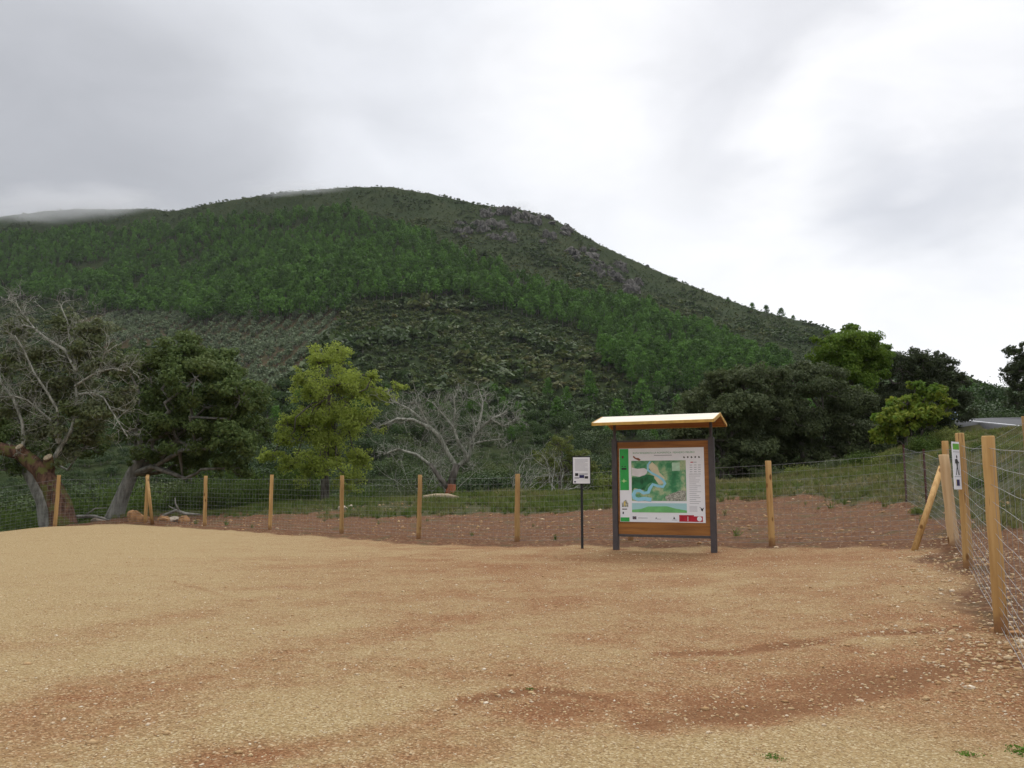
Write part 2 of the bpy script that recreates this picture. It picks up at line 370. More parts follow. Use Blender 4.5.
for off in (0, 1.5, 4.6, 6.05):
    tr = [np.array((-11 + off * .8, 24.)), np.array((-6.5 + off * .95, 15.5)), np.array((-2.6 + off, 10.5)), np.array((1.2 + off * .8, 7.6 - off * .1)), np.array((4.5 + off * .4, 6.6 - off * .25))]
    red = np.maximum(red, .42 * np.exp(-(dist_poly(X + .12 * fbm(X, Y, 2), Y, tr) / .13) ** 2) * np.clip(.75 + 1.3 * fbm(X / 1.3, Y / 1.3, 3), 0, 1) * (1 - smooth(13, 19, Y)))
pink = smooth(-9, 4, X + .25 * (Y - 12)) * smooth(5.6, 7.2, Y + .25 * X) * .62
red = np.maximum(red, .62 * np.exp(-(dist_poly(X, Y, RIGHT) / 1.1) ** 2) * smooth(6.2, 7.6, Y)); red = np.maximum(red, np.clip(pink * (1 + .6 * fbm(X / 3.5, Y / 3.5, 3)), 0, .6))
red = red * (1 - .85 * np.exp(-(dist_poly(X, Y, [gp(680, 551), gp(760, 549), gp(860, 549)]) / .7) ** 2)); red = np.clip(red * (1 + .5 * fbm(X / .9, Y / .9, 4)) + .16 * fbm(X / 2.6, Y / 1.4, 4), 0, 1)
pxx, pyy = proj(X, Y, Z)
def ground_r(qx, qy):
    d = np.array(dirv(qx, qy)); t = np.arange(3, 80, .1); hz = H(d[0] * t, d[1] * t); hit = hz > CZ + d[2] * t; rr = t[np.argmax(hit)] if hit.any() else 44.; return math.atan2(d[0], d[1]), max(39. if qx < 250 else 0., rr * math.hypot(d[0], d[1]))
EDGE = np.array([ground_r(*q) for q in [(-200,500),(60,503),(130,507),(200,511),(300,515),(420,515),(520,514),(600,507),(700,502),(800,500),(860,502),(900,506),(935,520),(1000,520)]])
def grass_edge(X, Y, k_=1.): return smooth(-1.2, 1.8, np.hypot(X, Y) - np.interp(np.arctan2(X, Y), EDGE[:, 0], EDGE[:, 1]) + 3.4 * fbm(X / 2.6, Y / 2.6, 4)) * (Y > 5)
gr = grass_edge(X, Y)
POSTS = [tuple(p) for p in REAR] + [tuple(p) for p in RIGHT] + [tuple(p) for p in LEFT] + [(2.53, 20.6), (4.64, 19.66), (1.74, 21.2)]
for q in POSTS: red = np.maximum(red, .95 * np.exp(-(np.hypot(X - q[0], Y - q[1]) / .32) ** 2))
bank = smooth(9.6, 12.2, X - .12 * (Y - 18) + 1.5 * fbm(X / 3, Y / 3, 3)) * smooth(22, 27, Y)
grass_w = np.clip(np.maximum(gr, bank), 0, 1) * (1 - sand); grass_w = np.maximum(grass_w, (X < -21) * (1 - sand))
# shallow relief: ruts, clods in the ploughed strip
Z = Z + sand * (.012 * fbm(X / .55, Y / .55, 3) - .022 * red * (np.hypot(X, Y) < 13)) + (1 - sand) * (.12 * fbm(X / .6, Y / .6, 3)) * (np.hypot(X, Y) < 60)
GZ = Z
gm = mesh_np('ground', np.stack([X, Y, Z], -1).reshape(-1, 3), grid_faces(len(rs), len(az_f), True), attrs={'sand': ('POINT', sand.ravel()), 'red': ('POINT', red.ravel()), 'grass': ('POINT', grass_w.ravel())}, smooth_=True)
M = Mat('sandy ground', .95, .1)
fine = M.voro(78., 'F1', 'Color'); fine2 = M.voro(19., 'F1', 'Color'); sep = M.n('ShaderNodeSeparateColor'); M.L(fine, sep.inputs[0]); sep2 = M.n('ShaderNodeSeparateColor'); M.L(fine2, sep2.inputs[0])
big = M.noise(1.3, 6, .65); mid = M.noise(5.5, 5, .7); tiny = M.noise(70, 3, .7)
sandc = M.ramp(sep.outputs[0], [(0, (.235, .152, .068)), (.3, (.36, .252, .116)), (.75, (.415, .30, .145)), (1, (.58, .47, .29))])
redc = M.ramp(sep.outputs[0], [(0, (.155, .062, .026)), (.6, (.285, .128, .053)), (.9, (.36, .185, .085)), (1, (.52, .38, .23))])
rm = M.math('ADD', M.attr('red'), M.math('MULTIPLY', M.math('SUBTRACT', mid, .5), .9)); rm = M.math('ADD', rm, M.math('MULTIPLY', M.math('SUBTRACT', big, .5), .9))
lotc = M.mix(M.rng(rm, -.05, .95), sandc, redc)
lotc = M.mix(M.rng(M.attr('red'), .62, 1.0, 0, .75), lotc, M.mix(sep.outputs[1], (.145, .064, .027), (.25, .125, .055)))
earth = M.ramp(sep2.outputs[0], [(0, (.108, .045, .021)), (.6, (.185, .087, .041)), (.92, (.24, .128, .064)), (1, (.40, .30, .20))])
earth = M.mix(M.rng(mid, .38, .68), earth, (.13, .065, .034))
earth = M.mix(M.rng(big, .5, .66, 0, .6), earth, (.10, .085, .04))
grs = M.mix(M.rng(M.noise(3.2, 5, .7), .35, .65), (.05, .06, .02), (.09, .08, .034))
und = M.mix(M.rng(M.attr('grass'), .25, .75), earth, grs)
colr = M.mix(M.rng(M.attr('sand'), .2, .8), und, lotc)
hv = M.n('ShaderNodeHueSaturation'); M.L(colr, hv.inputs['Color']); M.L(M.rng(tiny, .3, .7, .71, .99), hv.inputs['Value'])
hv.inputs['Saturation'].default_value = .98
M.col(hv.outputs[0])
hgt = M.math('ADD', M.math('MULTIPLY', sep.outputs[0], .5), M.math('ADD', tiny, mid)); M.bump(hgt, .012, .8)
MAT['ground'] = M.m
tag(link('ground', gm, MAT['ground']), kind='structure')

# hill behind: continues the same sheet from 96 m outwards
rs2 = np.concatenate([np.geomspace(96, 480, 110), np.linspace(484, 1300, 170), np.linspace(1330, 2600, 16)])
az_h = np.concatenate([np.radians(np.arange(-180, -48, 4.)), np.radians(np.arange(-48, 48, .22)), np.radians(np.arange(48, 180, 4.))])
X2, Y2 = polar(rs2, az_h); Z2 = H(X2, Y2)
GROVE = [(70,322),(130,306),(200,313),(260,306),(345,300),(338,330),(318,352),(285,385),(255,398),(225,372),(180,352),(90,352)]
pX, pY = proj(X2, Y2, Z2); grove = inpoly(pX, pY, GROVE) & (Y2 > 0)
hm = mesh_np('hill', np.stack([X2, Y2, Z2], -1).reshape(-1, 3), grid_faces(len(rs2), len(az_h), True), attrs={'grove': ('POINT', grove.ravel().astype(float))}, smooth_=True)
M = Mat('hill scrub soil', .95, .05); n = M.noise(.035, 8, .7); n2 = M.noise(.4, 5, .7)
cc = M.mix(M.rng(n, .4, .62), (.022, .036, .011), (.036, .046, .016)); cc = M.mix(M.rng(n2, .45, .65), cc, (.017, .025, .008))
cc = M.mix(M.rng(M.noise(.07, 6, .7), .66, .74), cc, (.085, .075, .055))
cc = M.mix(M.attr('grove'), cc, M.mix(M.rng(n2, .4, .6), (.072, .046, .026), (.048, .054, .024)))
M.col(cc).bump(n2, .6); tag(link('hill', hm, M.m), kind='structure')

# road on its embankment
rp = [(15.3,18.5,2.6),(21.4,32,3.62),(27.0,45,4.83),(34.2,62,6.4),(41.6,80,8.1),(47.0,93,8.8),(50.5,105,9.1)]
rv, rf, prof = [], [], [(-.3,-.5),(-.2,-.02),(0,0),(3.1,.05),(6.2,0),(6.65,-.03),(6.9,-.5)]
for i, (x, y, z) in enumerate(rp):
    a = np.array(rp[max(i-1,0)][:2]); b = np.array(rp[min(i+1,len(rp)-1)][:2]); d = (b - a) / np.linalg.norm(b - a); pr = np.array((d[1], -d[0]))
    for off, dz in prof: q = np.array((x, y)) + pr * off; rv.append((q[0], q[1], z + dz))
k = len(prof)
for i in range(len(rp) - 1):
    for j in range(k - 1): rf.append((i*k+j, i*k+j+1, (i+1)*k+j+1, (i+1)*k+j))
M = Mat('asphalt', .85, .25); M.col(M.mix(M.rng(M.noise(9, 5, .7), .3, .7), (.055, .056, .06), (.095, .096, .10))).bump(M.noise(120, 2), .004)
ro = link('road', mesh_np('road', rv, rf), M.m); tag(ro, kind='structure')
for o0, nm in ((.18, 'road_edge_line'), (5.9, 'road_edge_line')):
    lv, lf = [], []
    for i, (x, y, z) in enumerate(rp):
        a = np.array(rp[max(i-1,0)][:2]); b = np.array(rp[min(i+1,len(rp)-1)][:2]); d = (b - a) / np.linalg.norm(b - a); pr = np.array((d[1], -d[0]))
        for off in (o0, o0 + .14):
            q = np.array((x, y)) + pr * off; zz = z + .05 * (1 - abs(off - 3.1) / 3.1) + .005; lv.append((q[0], q[1], zz))
    for i in range(len(rp) - 1): lf.append((2*i, 2*i+1, 2*i+3, 2*i+2))
    link(nm, mesh_np(nm, lv, lf), MAT['white'], ro)

# ------------------------------------------------------------------ foliage builders
def leaves(C, ln, wd, rng, up=.0, nrm=None, jit=.55):
    """one rhombic leaf quad at each row of C; nrm turns the blades roughly to face outwards"""
    n = len(C); u = rng.normal(size=(n, 3))
    if nrm is None:
        u /= np.linalg.norm(u, axis=1)[:, None]; w = rng.normal(size=(n, 3)); w[:, 2] += up; nr = np.cross(u, w)
    else:
        nr = nrm + rng.normal(size=(n, 3)) * jit; nr /= np.linalg.norm(nr, axis=1)[:, None] + 1e-9; u = np.cross(nr, u); u /= np.linalg.norm(u, axis=1)[:, None] + 1e-9
    v = np.cross(nr, u); v /= np.linalg.norm(v, axis=1)[:, None] + 1e-9
    s = rng.uniform(.65, 1.35, n)[:, None]; u = u * ln * s * .5; v = v * wd * s * .5
    V = np.stack([C - u, C + v, C + u, C - v], 1).reshape(-1, 3); Q = np.arange(4 * n).reshape(-1, 4); return V, Q
def crown_points(lobes, rng, dens, sub=.32, under=-.55, fill=.55):
    """leaf positions: every lobe is covered by sub-clumps, every sub-clump is a loose ball of leaves"""
    pts, subs, nrs = [], [], []
    for (c, r) in lobes:
        r = np.asarray(r if hasattr(r, '__len__') else (r, r, r * .85), float); rm = r.mean()
        ns = max(6, int(7.5 * (1 / sub) ** 2 * .42)); d = rng.normal(size=(ns, 3)); d /= np.linalg.norm(d, axis=1)[:, None]
        d[:, 2] = np.where(d[:, 2] < under, -d[:, 2] * .5, d[:, 2]); q = rng.uniform(fill, 1., ns)[:, None]
        sc = c + d * r * q; subs.append(sc)
        for s_ in sc:
            sr = rm * sub * rng.uniform(.55, 1.25); nl = int(dens * sr ** 2 * 12) + 4
            e = rng.normal(size=(nl, 3)); e /= np.linalg.norm(e, axis=1)[:, None]; e *= (rng.random(nl) ** .45)[:, None]
            e[:, 2] *= .7; pts.append(s_ + e * sr); q_ = e + .35 * (s_ - c) / rm + np.array((0, 0, .25)); nrs.append(q_ / (np.linalg.norm(q_, axis=1)[:, None] + 1e-9))
    crown_points.nrm = np.concatenate(nrs); return np.concatenate(pts), np.concatenate(subs)
def curve_pts(a, b, rng, k=6, gn=.12, sag=0.):
    a = np.asarray(a, float); b = np.asarray(b, float); Ln = np.linalg.norm(b - a); t = np.linspace(0, 1, k)[:, None]
    p = a + (b - a) * t + rng.normal(size=(k, 3)) * Ln * gn * np.sin(np.pi * t) ; p[:, 2] += sag * np.sin(np.pi * t[:, 0]) * Ln; return p
def twigs(T, p, d, ln, r, depth, rng, gn=.35, up=.1, n=(2, 4), sides=5):
    k = 5; pts = [np.array(p, float)]; d = d / np.linalg.norm(d)
    for i in range(k - 1):
        d = d + rng.normal(size=3) * gn * .6; d[2] += up * .2; d /= np.linalg.norm(d); pts.append(pts[-1] + d * ln / (k - 1))
    T.tube(pts, list(np.linspace(r, r * .5, k)), sides, cap=False)
    if depth <= 0: return
    for _ in range(rng.integers(n[0], n[1] + 1)):
        j = rng.integers(1, k); q = d + rng.normal(size=3) * .75; q[2] += up
        twigs(T, pts[j], q, ln * rng.uniform(.45, .8), max(r * .55, .006), depth - 1, rng, gn, up, n, 4)
    twigs(T, pts[-1], d + rng.normal(size=3) * .3, ln * .7, r * .5, depth - 1, rng, gn, up, n, 4)

def make_tree(name, label, cat, Yd, trunk_px, trunk_w, lobes_px, leafmat, barkmat, seed, dens=26, leaf=(.16, .09), group=None, sub=.32, depth=.8, limb=True, fill=.55, under=-.55, extra_trunks=()):
    """trunk_px: pixels along the trunk, trunk_w: widths in px; lobes_px: (px, py, radius px[, depth offset m]); everything becomes metres at distance Yd"""
    rng = np.random.default_rng(seed); sc = Yd / F
    tp = [P(x, y, Yd) for x, y in trunk_px]; gx, gy = tp[0][0], tp[0][1]; gz = float(H(gx, gy)); tp[0][2] = min(tp[0][2], gz - .15)
    base = np.array((gx, gy, gz)); root = empty(name, base); tag(root, label, cat, group)
    T = MB(); k = len(tp)
    rad = [w * sc / 2 for w in trunk_w]; fl = tp[0] + (tp[1] - tp[0]) * .25
    T.tube([tp[0] - base, fl - base] + [p - base for p in tp[1:]], [rad[0] * 1.25, rad[0] * 1.0] + rad[1:], 10)
    lobes = []
    for l in lobes_px:
        lr = np.array(l[2]) if hasattr(l[2], '__len__') else l[2] * sc
        off = l[3] if len(l) > 3 else rng.uniform(-1, 1) * float(np.max(lr)) * depth
        c = P(l[0], l[1], Yd); s2 = (Yd + off) / Yd; c = np.array((c[0] * s2, Yd + off, CZ + (c[2] - CZ) * s2)); lobes.append((c - base, lr))
    pts, subs = crown_points(lobes, rng, dens, sub, under, fill)
    cn_ = crown_points.nrm
    if limb:
        top = tp[-1] - base; top2 = tp[max(1, k - 2)] - base
        for c_, r_ in lobes:
            a = top if rng.random() < .6 else top2
            T.tube(curve_pts(a, c_, rng, 7, .07), list(np.linspace(max(rad[-1] * .55, .05), max(.03, rad[-1] * .2), 7)), 6, cap=False)
        lc = np.array([c_ for c_, r_ in lobes])
        for s_ in subs[::3]:
            c_ = lc[np.argmin(((lc - s_) ** 2).sum(1))]; T.tube(curve_pts(c_, s_, rng, 5, .1), list(np.linspace(.035, .012, 5)), 4, cap=False)
    T.build('trunk', barkmat, root, True)
    V, Q = leaves(pts, leaf[0], leaf[1], rng, 0, cn_); link('crown', mesh_np('crown', V, Q), leafmat, root)
    return root, T, base, subs

LM = {}
LM['holm'] = leaf_mat('holm oak leaves', (.040, .056, .024), (.078, .094, .046), (.056, .074, .028))
LM['holm_grey'] = leaf_mat('grey holm oak leaves', (.064, .086, .036), (.122, .142, .070), (.092, .114, .046))
LM['cork'] = leaf_mat('cork oak leaves', (.058, .095, .026), (.120, .160, .052), (.088, .116, .034))
LM['sparse'] = leaf_mat('sparse grey leaves', (.125, .148, .068), (.22, .24, .13), (.145, .18, .065))
LM['ash'] = leaf_mat('yellow green leaves', (.27, .345, .055), (.45, .515, .125), (.34, .415, .075), .55)
LM['maple'] = leaf_mat('bright green leaves', (.07, .14, .018), (.15, .22, .035), (.11, .17, .02), .4)
LM['maple_yellow'] = leaf_mat('yellowing leaves', (.10, .16, .02), (.23, .25, .035), (.08, .14, .02), .4)
LM['bush'] = leaf_mat('bramble leaves', (.046, .082, .016), (.100, .145, .032), (.068, .098, .022))
LM['bush_olive'] = leaf_mat('olive scrub leaves', (.125, .155, .04), (.23, .25, .075), (.165, .20, .05))
LM['far_green'] = leaf_mat('far oak leaves', (.030, .062, .014), (.066, .110, .028), (.050, .070, .020), .25, .2)
LM['pine'] = leaf_mat('pine needles', (.047, .117, .014), (.090, .178, .027), (.065, .139, .019), .25, .05, (.72, 1.28))
LM['olive'] = leaf_mat('olive leaves', (.080, .110, .055), (.160, .195, .115), (.110, .145, .070), .2, .3)
LM['grass'] = tint_mat('grass blades', [(0, (.080, .130, .024)), (.4, (.135, .165, .040)), (.75, (.19, .175, .07)), (1, (.33, .28, .14))])
LM['maquis'] = tint_mat('maquis leaves', [(0, (.030, .058, .014)), (.3, (.054, .084, .020)), (.55, (.084, .106, .026)), (.8, (.104, .106, .033)), (1, (.16, .14, .04))])

# ------------------------------------------------------------------ hill vegetation
def proto_pine(seed, ncl=44, nl=5, lf=.125):
    rng = np.random.default_rng(seed); h = 1.0; C = []; D = []; hh = rng.uniform(.28, .42); wmax = rng.uniform(.24, .33)
    for i in range(ncl):
        t = rng.random() ** .8; z = hh + t * (1 - hh); rr = wmax * (1 - t) ** .65 * (.55 + .45 * min(1, t * 6)); a = rng.uniform(0, 6.28)
        c_ = np.array((math.cos(a) * rr * .75, math.sin(a) * rr * .75, z)); e = rng.normal(size=(nl, 3)) * (.048, .048, .035); C.append(c_ + e); q_ = e / .045 + np.array((math.cos(a), math.sin(a), .6)) * 1.3; D.append(q_ / np.linalg.norm(q_, axis=1)[:, None])
    V, Q = leaves(np.concatenate(C), lf, lf * .62, rng, 0, np.concatenate(D))
    T = MB(); T.tube([(0, 0, -.06), (0, 0, hh), (0, 0, .9)], [.020, .015, .004], 5, cap=False); tv = np.array(T.v); tf = np.array(T.f)
    return np.r_[tv, V], np.r_[tf, Q + len(tv)], np.r_[np.zeros(len(tf), int), np.ones(len(Q), int)]
def proto_round(seed, nsub=9, nl=11, sz=.22, trunk=.12, flat=.8, wide=.5):
    rng = np.random.default_rng(seed); C = []; D = []
    for i in range(nsub):
        d = rng.normal(size=3); d /= np.linalg.norm(d); d[2] = abs(d[2]) * 1.0 - .12
        c_ = np.array((0, 0, .45)) + d * np.array((wide, wide, .42 * flat)) * rng.uniform(.45, .8); e = rng.normal(size=(nl, 3)) * .105; C.append(c_ + e); q_ = e / .105 + d * 1.2 + np.array((0, 0, .5)); D.append(q_ / np.linalg.norm(q_, axis=1)[:, None])
    V, Q = leaves(np.concatenate(C), sz, sz * .62, rng, 0, np.concatenate(D))
    T = MB(); T.tube([(0, 0, -.15), (.02, 0, .2), (0, .02, .55)], [trunk * .5, trunk * .4, trunk * .15], 5, cap=False); tv = np.array(T.v); tf = np.array(T.f)
    return np.r_[tv, V], np.r_[tf, Q + len(tv)], np.r_[np.zeros(len(tf), int), np.ones(len(Q), int)]
def merge(protos, pos, sxy, sz, rot, var, tint=None):
    VV, QQ, MM, TT = [], [], [], []; off = 0
    for k_, (v, q, m) in enumerate(protos):
        idx = np.where(var == k_)[0]
        if not len(idx): continue
        cs, sn = np.cos(rot[idx])[:, None], np.sin(rot[idx])[:, None]; a = sxy[idx][:, None]
        x = (v[None, :, 0] * cs - v[None, :, 1] * sn) * a + pos[idx, 0:1]; y = (v[None, :, 0] * sn + v[None, :, 1] * cs) * a + pos[idx, 1:2]; z = v[None, :, 2] * sz[idx][:, None] + pos[idx, 2:3]
        VV.append(np.stack([x, y, z], -1).reshape(-1, 3)); QQ.append((q[None] + (np.arange(len(idx)) * len(v))[:, None, None]).reshape(-1, q.shape[1]) + off)
        MM.append(np.tile(m, len(idx))); off += len(v) * len(idx)
        if tint is not None: TT.append(np.repeat(tint[idx], len(q)))
    return np.concatenate(VV), np.concatenate(QQ), np.concatenate(MM), (np.concatenate(TT) if tint is not None else None)

rng = np.random.default_rng(11)
def sample_hill(n, r0=118, r1=1250, a0=-.86, a1=.80):
    r = np.sqrt(rng.uniform(r0 ** 2, r1 ** 2, n)); a = rng.uniform(a0, a1, n); x = r * np.sin(a); y = r * np.cos(a); z = H(x, y)
    RR = np.interp(a, _raz, _rR); ok = r < RR + 25; x, y, z, r = x[ok], y[ok], z[ok], r[ok]; px, py = proj(x, y, z); return x, y, z, r, px, py
def thin(x, y, d):
    """keep points at least about d apart (grid hashing)"""
    seen = set(); keep = np.zeros(len(x), bool)
    for i in range(len(x)):
        k_ = (int(x[i] // d), int(y[i] // d))
        if any((k_[0] + a, k_[1] + b) in seen for a in (0,) for b in (0,)): continue
        seen.add(k_); keep[i] = True
    return keep
PINE1 = [(-420,268),(-200,248),(-60,236),(60,236),(150,230),(230,222),(300,217),(350,217),(400,228),(450,252),(500,275),(560,294),(620,302),(680,325),(730,345),(760,362),(760,400),(700,385),(640,362),(590,340),(540,322),(480,308),(430,300),(360,304),(280,305),(180,300),(100,302),(-60,302),(-420,318)]
PINE2 = [(600,335),(700,360),(790,365),(800,395),(700,400),(640,395),(600,370)]
PINE3 = [(90,300),(350,302),(350,316),(300,322),(250,326),(225,318),(200,330),(180,316),(90,316)]
x, y, z, r, px, py = sample_hill(115000)
edge = 5 * fbm(x / 40, y / 40, 3)
inP = inpoly(px, py + edge * 1.5, PINE1) & (fbm(x / 34 + 9, y / 34, 3) > -.36)
in2 = inpoly(px, py, PINE2) & (rng.random(len(x)) < .35); in3 = inpoly(px, py, PINE3) & (rng.random(len(x)) < .55)
sel = inP | in2 | in3
lone = inpoly(px, py, [(560,380),(700,390),(700,440),(520,440),(480,400)]) & (rng.random(len(x)) < .02); sel |= lone
x, y, z, r, px, py = [a[sel] for a in (x, y, z, r, px, py)]; k_ = thin(x, y, 5.3); x, y, z, r, px, py = [a[k_] for a in (x, y, z, r, px, py)]
hts = rng.uniform(8.5, 15.5, len(x)) * (1 + .5 * fbm(x / 45 + 2, y / 45, 3)) * (1 - .25 * smooth(.55, 1.0, r / np.interp(np.arctan2(x, y), _raz, _rR)))
inf = (px > -10) & (px < 1034)
order = np.argsort(np.where(inf, r / hts, 1e6)); near, far = order[:290], order[290:]
pines = [proto_pine(100 + i) for i in range(6)]; PM = [MAT['bark'], LM['pine']]
pine_me = []
for v, q, m in [proto_pine(150 + i, 62, 13, .075) for i in range(8)]:
    me = mesh_np('pine_tree', v, q, m); [me.materials.append(mm) for mm in PM]; pine_me.append(me)
for i in near:
    o = bpy.data.objects.new('pine_tree', pine_me[rng.integers(8)]); S.collection.objects.link(o)
    o.location = (x[i], y[i], z[i] - .3); s_ = hts[i]; o.scale = (s_ * rng.uniform(.9, 1.15), s_ * rng.uniform(.9, 1.15), s_); o.rotation_euler = (0, 0, rng.uniform(0, 6.28))
    tag(o, 'green pine along the lower edge of the plantation on the hillside', 'pine tree', 'pines at the lower edge of the hillside plantation')
pos = np.stack([x, y, z - .3], -1)[far]; nf = len(far); sz = hts[far]
V, Q, MI, TI = merge(pines, pos, sz * rng.uniform(.9, 1.2, nf), sz, rng.uniform(0, 6.28, nf), rng.integers(0, 6, nf), rng.random(nf) * .999)
o = link('pine_wood', mesh_np('pine_wood', V, Q, MI, {'tint': ('FACE', TI)}), PM); tag(o, 'dense green pine plantation covering the hillside', 'pine wood', None, 'stuff')
n_pine = len(x)
# lone skyline trees on the right shoulder of the ridge
for (qx, qy, hh, lab) in [(728,299,5.5,'small dark pine alone on the ridge skyline, leftmost of the skyline trees'), (752,303,8,'thin pine on the ridge skyline left of the thickest skyline tree'), (766,306,9,'thick dark pine on the ridge skyline above the light green treetop'), (781,309,9.5,'bushy pine on the ridge skyline right of the thickest skyline tree'), (793,313,6,'lowest pine at the right end of the ridge skyline row'), (672,272,4.5,'tiny round tree on the ridge skyline above the rocky slope')]:
    d = dirv(qx, qy); a = math.atan2(d.x, d.y); rr = float(np.interp(a, _raz, _rR)) - 12; xx, yy = rr * math.sin(a), rr * math.cos(a)
    o = bpy.data.objects.new('pine_tree', pine_me[rng.integers(8)]); S.collection.objects.link(o); o.location = (xx, yy, float(H(xx, yy)) - .3); o.scale = (hh * 1.3, hh * 1.3, hh); tag(o, lab, 'pine tree', 'lone pines on the skyline')

# olive grove in rows
olives = [proto_round(200 + i, 8, 11, .24, .12, .9, .5) for i in range(4)]; ol_me = []
for v, q, m in olives:
    me = mesh_np('olive_tree', v, q, m); me.materials.append(MAT['bark']); me.materials.append(LM['olive']); ol_me.append(me)
gx, gy = np.meshgrid(np.arange(-330, -60, 8.6), np.arange(300, 680, 4.9)); gx = gx.ravel() + rng.uniform(-.9, .9, gx.size) + .05 * (gy.ravel() - 450); gy = gy.ravel() + rng.uniform(-.8, .8, gy.size); gz = H(gx, gy); px, py = proj(gx, gy, gz)
ok = inpoly(px, py, GROVE) & (rng.random(gx.size) < .93); oi = np.where(ok)[0]; oi = oi[np.argsort(np.hypot(gx[oi], gy[oi]))][:298]; n_olive = int(ok.sum())
for i in oi:
    o = bpy.data.objects.new('olive_tree', ol_me[rng.integers(4)]); S.collection.objects.link(o); s_ = rng.uniform(4.8, 6.2)
    o.location = (gx[i], gy[i], gz[i] - .1); o.scale = (s_, s_, s_ * rng.uniform(.9, 1.15)); o.rotation_euler = (0, 0, rng.uniform(0, 6.28))
    tag(o, 'silvery grey olive tree planted in a row of the hillside grove', 'olive tree', 'olive trees in rows on the hillside')

oi2 = np.setdiff1d(np.where(ok)[0], oi); no = len(oi2)
if no:
    sz = rng.uniform(4.8, 6.2, no); V, Q, MI, TI = merge(olives, np.stack([gx, gy, gz - .1], -1)[oi2], sz, sz, rng.uniform(0, 6.28, no), rng.integers(0, 4, no), rng.random(no) * .999)
    tag(link('olive_grove', mesh_np('olive_grove', V, Q, MI, {'tint': ('FACE', TI)}), [MAT['bark'], LM['olive']]), 'upper far rows of the silvery olive grove', 'olive grove', None, 'stuff')
# maquis ground cover over the rest of the hill
bushes = [proto_round(300 + i, 6, 8, .34, .06, .75, .55) for i in range(6)] + [proto_round(330 + i, 15, 40, .07, .06, .75, .55) for i in range(4)]
x, y, z, r, px, py = sample_hill(105000, 150)
pine_in = inpoly(px, py, PINE1); gro = inpoly(px, py, [(a, b) for a, b in GROVE])
ok = ~gro & ~(pine_in & (rng.random(len(x)) < .75)) & (px > -450) & (px < 1350)
x, y, z, r, px, py = [a[ok] for a in (x, y, z, r, px, py)]; k_ = thin(x, y, 2.9); x, y, z, r, px, py = [a[k_] for a in (x, y, z, r, px, py)]
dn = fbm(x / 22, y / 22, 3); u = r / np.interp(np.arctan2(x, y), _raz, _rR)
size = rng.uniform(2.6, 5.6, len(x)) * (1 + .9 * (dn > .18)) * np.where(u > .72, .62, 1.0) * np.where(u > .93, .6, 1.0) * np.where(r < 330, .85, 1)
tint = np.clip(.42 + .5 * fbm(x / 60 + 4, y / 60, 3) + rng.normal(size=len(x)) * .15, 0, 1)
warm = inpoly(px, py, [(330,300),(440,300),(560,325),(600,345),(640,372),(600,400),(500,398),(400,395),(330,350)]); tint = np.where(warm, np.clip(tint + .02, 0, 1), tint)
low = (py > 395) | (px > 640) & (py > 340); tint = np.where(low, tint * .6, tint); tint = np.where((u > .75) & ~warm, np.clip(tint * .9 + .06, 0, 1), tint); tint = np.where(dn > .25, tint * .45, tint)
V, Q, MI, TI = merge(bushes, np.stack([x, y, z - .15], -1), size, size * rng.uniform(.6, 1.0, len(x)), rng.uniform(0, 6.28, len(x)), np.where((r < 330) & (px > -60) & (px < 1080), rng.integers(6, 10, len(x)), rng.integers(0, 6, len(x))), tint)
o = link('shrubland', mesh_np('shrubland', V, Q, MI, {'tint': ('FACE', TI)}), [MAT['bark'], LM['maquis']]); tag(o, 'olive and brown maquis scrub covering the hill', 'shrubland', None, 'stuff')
n_bush = len(x)

# single round oaks and pines standing between the grove, the maquis and the valley floor
oaks = [proto_round(400 + i, 14, 14, .17, .10, 1.0, .5) for i in range(5)]; oak_me = []
for v, q, m in [proto_round(450 + i, 30, 46, .075, .10, 1.0, .5) for i in range(6)]:
    me = mesh_np('oak_tree', v, q, m); me.materials.append(MAT['bark']); me.materials.append(LM['far_green']); oak_me.append(me)
x, y, z, r, px, py = sample_hill(40000, 165)
VAL = [(-20,350),(95,352),(180,354),(225,375),(255,400),(290,388),(322,352),(336,330),(350,322),(345,345),(365,370),(420,395),(520,402),(600,404),(660,378),(720,402),(830,370),(960,392),(990,400),(990,425),(700,450),(-20,450)]
ok = inpoly(px, py, VAL) & (rng.random(len(x)) < .7) & ~((px > 900) & (r < 260)); x, y, z, r, px, py = [a[ok] for a in (x, y, z, r, px, py)]; k_ = thin(x, y, 8.5); x, y, z, r, px, py = [a[k_] for a in (x, y, z, r, px, py)]
od = np.argsort(r)[:290]
for i in od:
    pn = rng.random() < .22
    o = bpy.data.objects.new('pine_tree' if pn else 'oak_tree', pine_me[rng.integers(8)] if pn else oak_me[rng.integers(6)]); S.collection.objects.link(o); s_ = rng.uniform(5, 8.5) * (1.2 if pn else 1)
    o.location = (x[i], y[i], z[i] - .3); o.scale = (s_, s_, s_ * rng.uniform(.8, 1.05)); o.rotation_euler = (0, 0, rng.uniform(0, 6.28))
    if pn: tag(o, 'green pine rising among the dark oaks below the scrub', 'pine tree', 'pines among the oaks of the lower slope')
    else: tag(o, 'dark round evergreen oak on the lower slope of the hill', 'oak tree', 'evergreen oaks on the lower slope')
n_oak = len(x); rest = np.argsort(r)[290:]; no = len(rest)
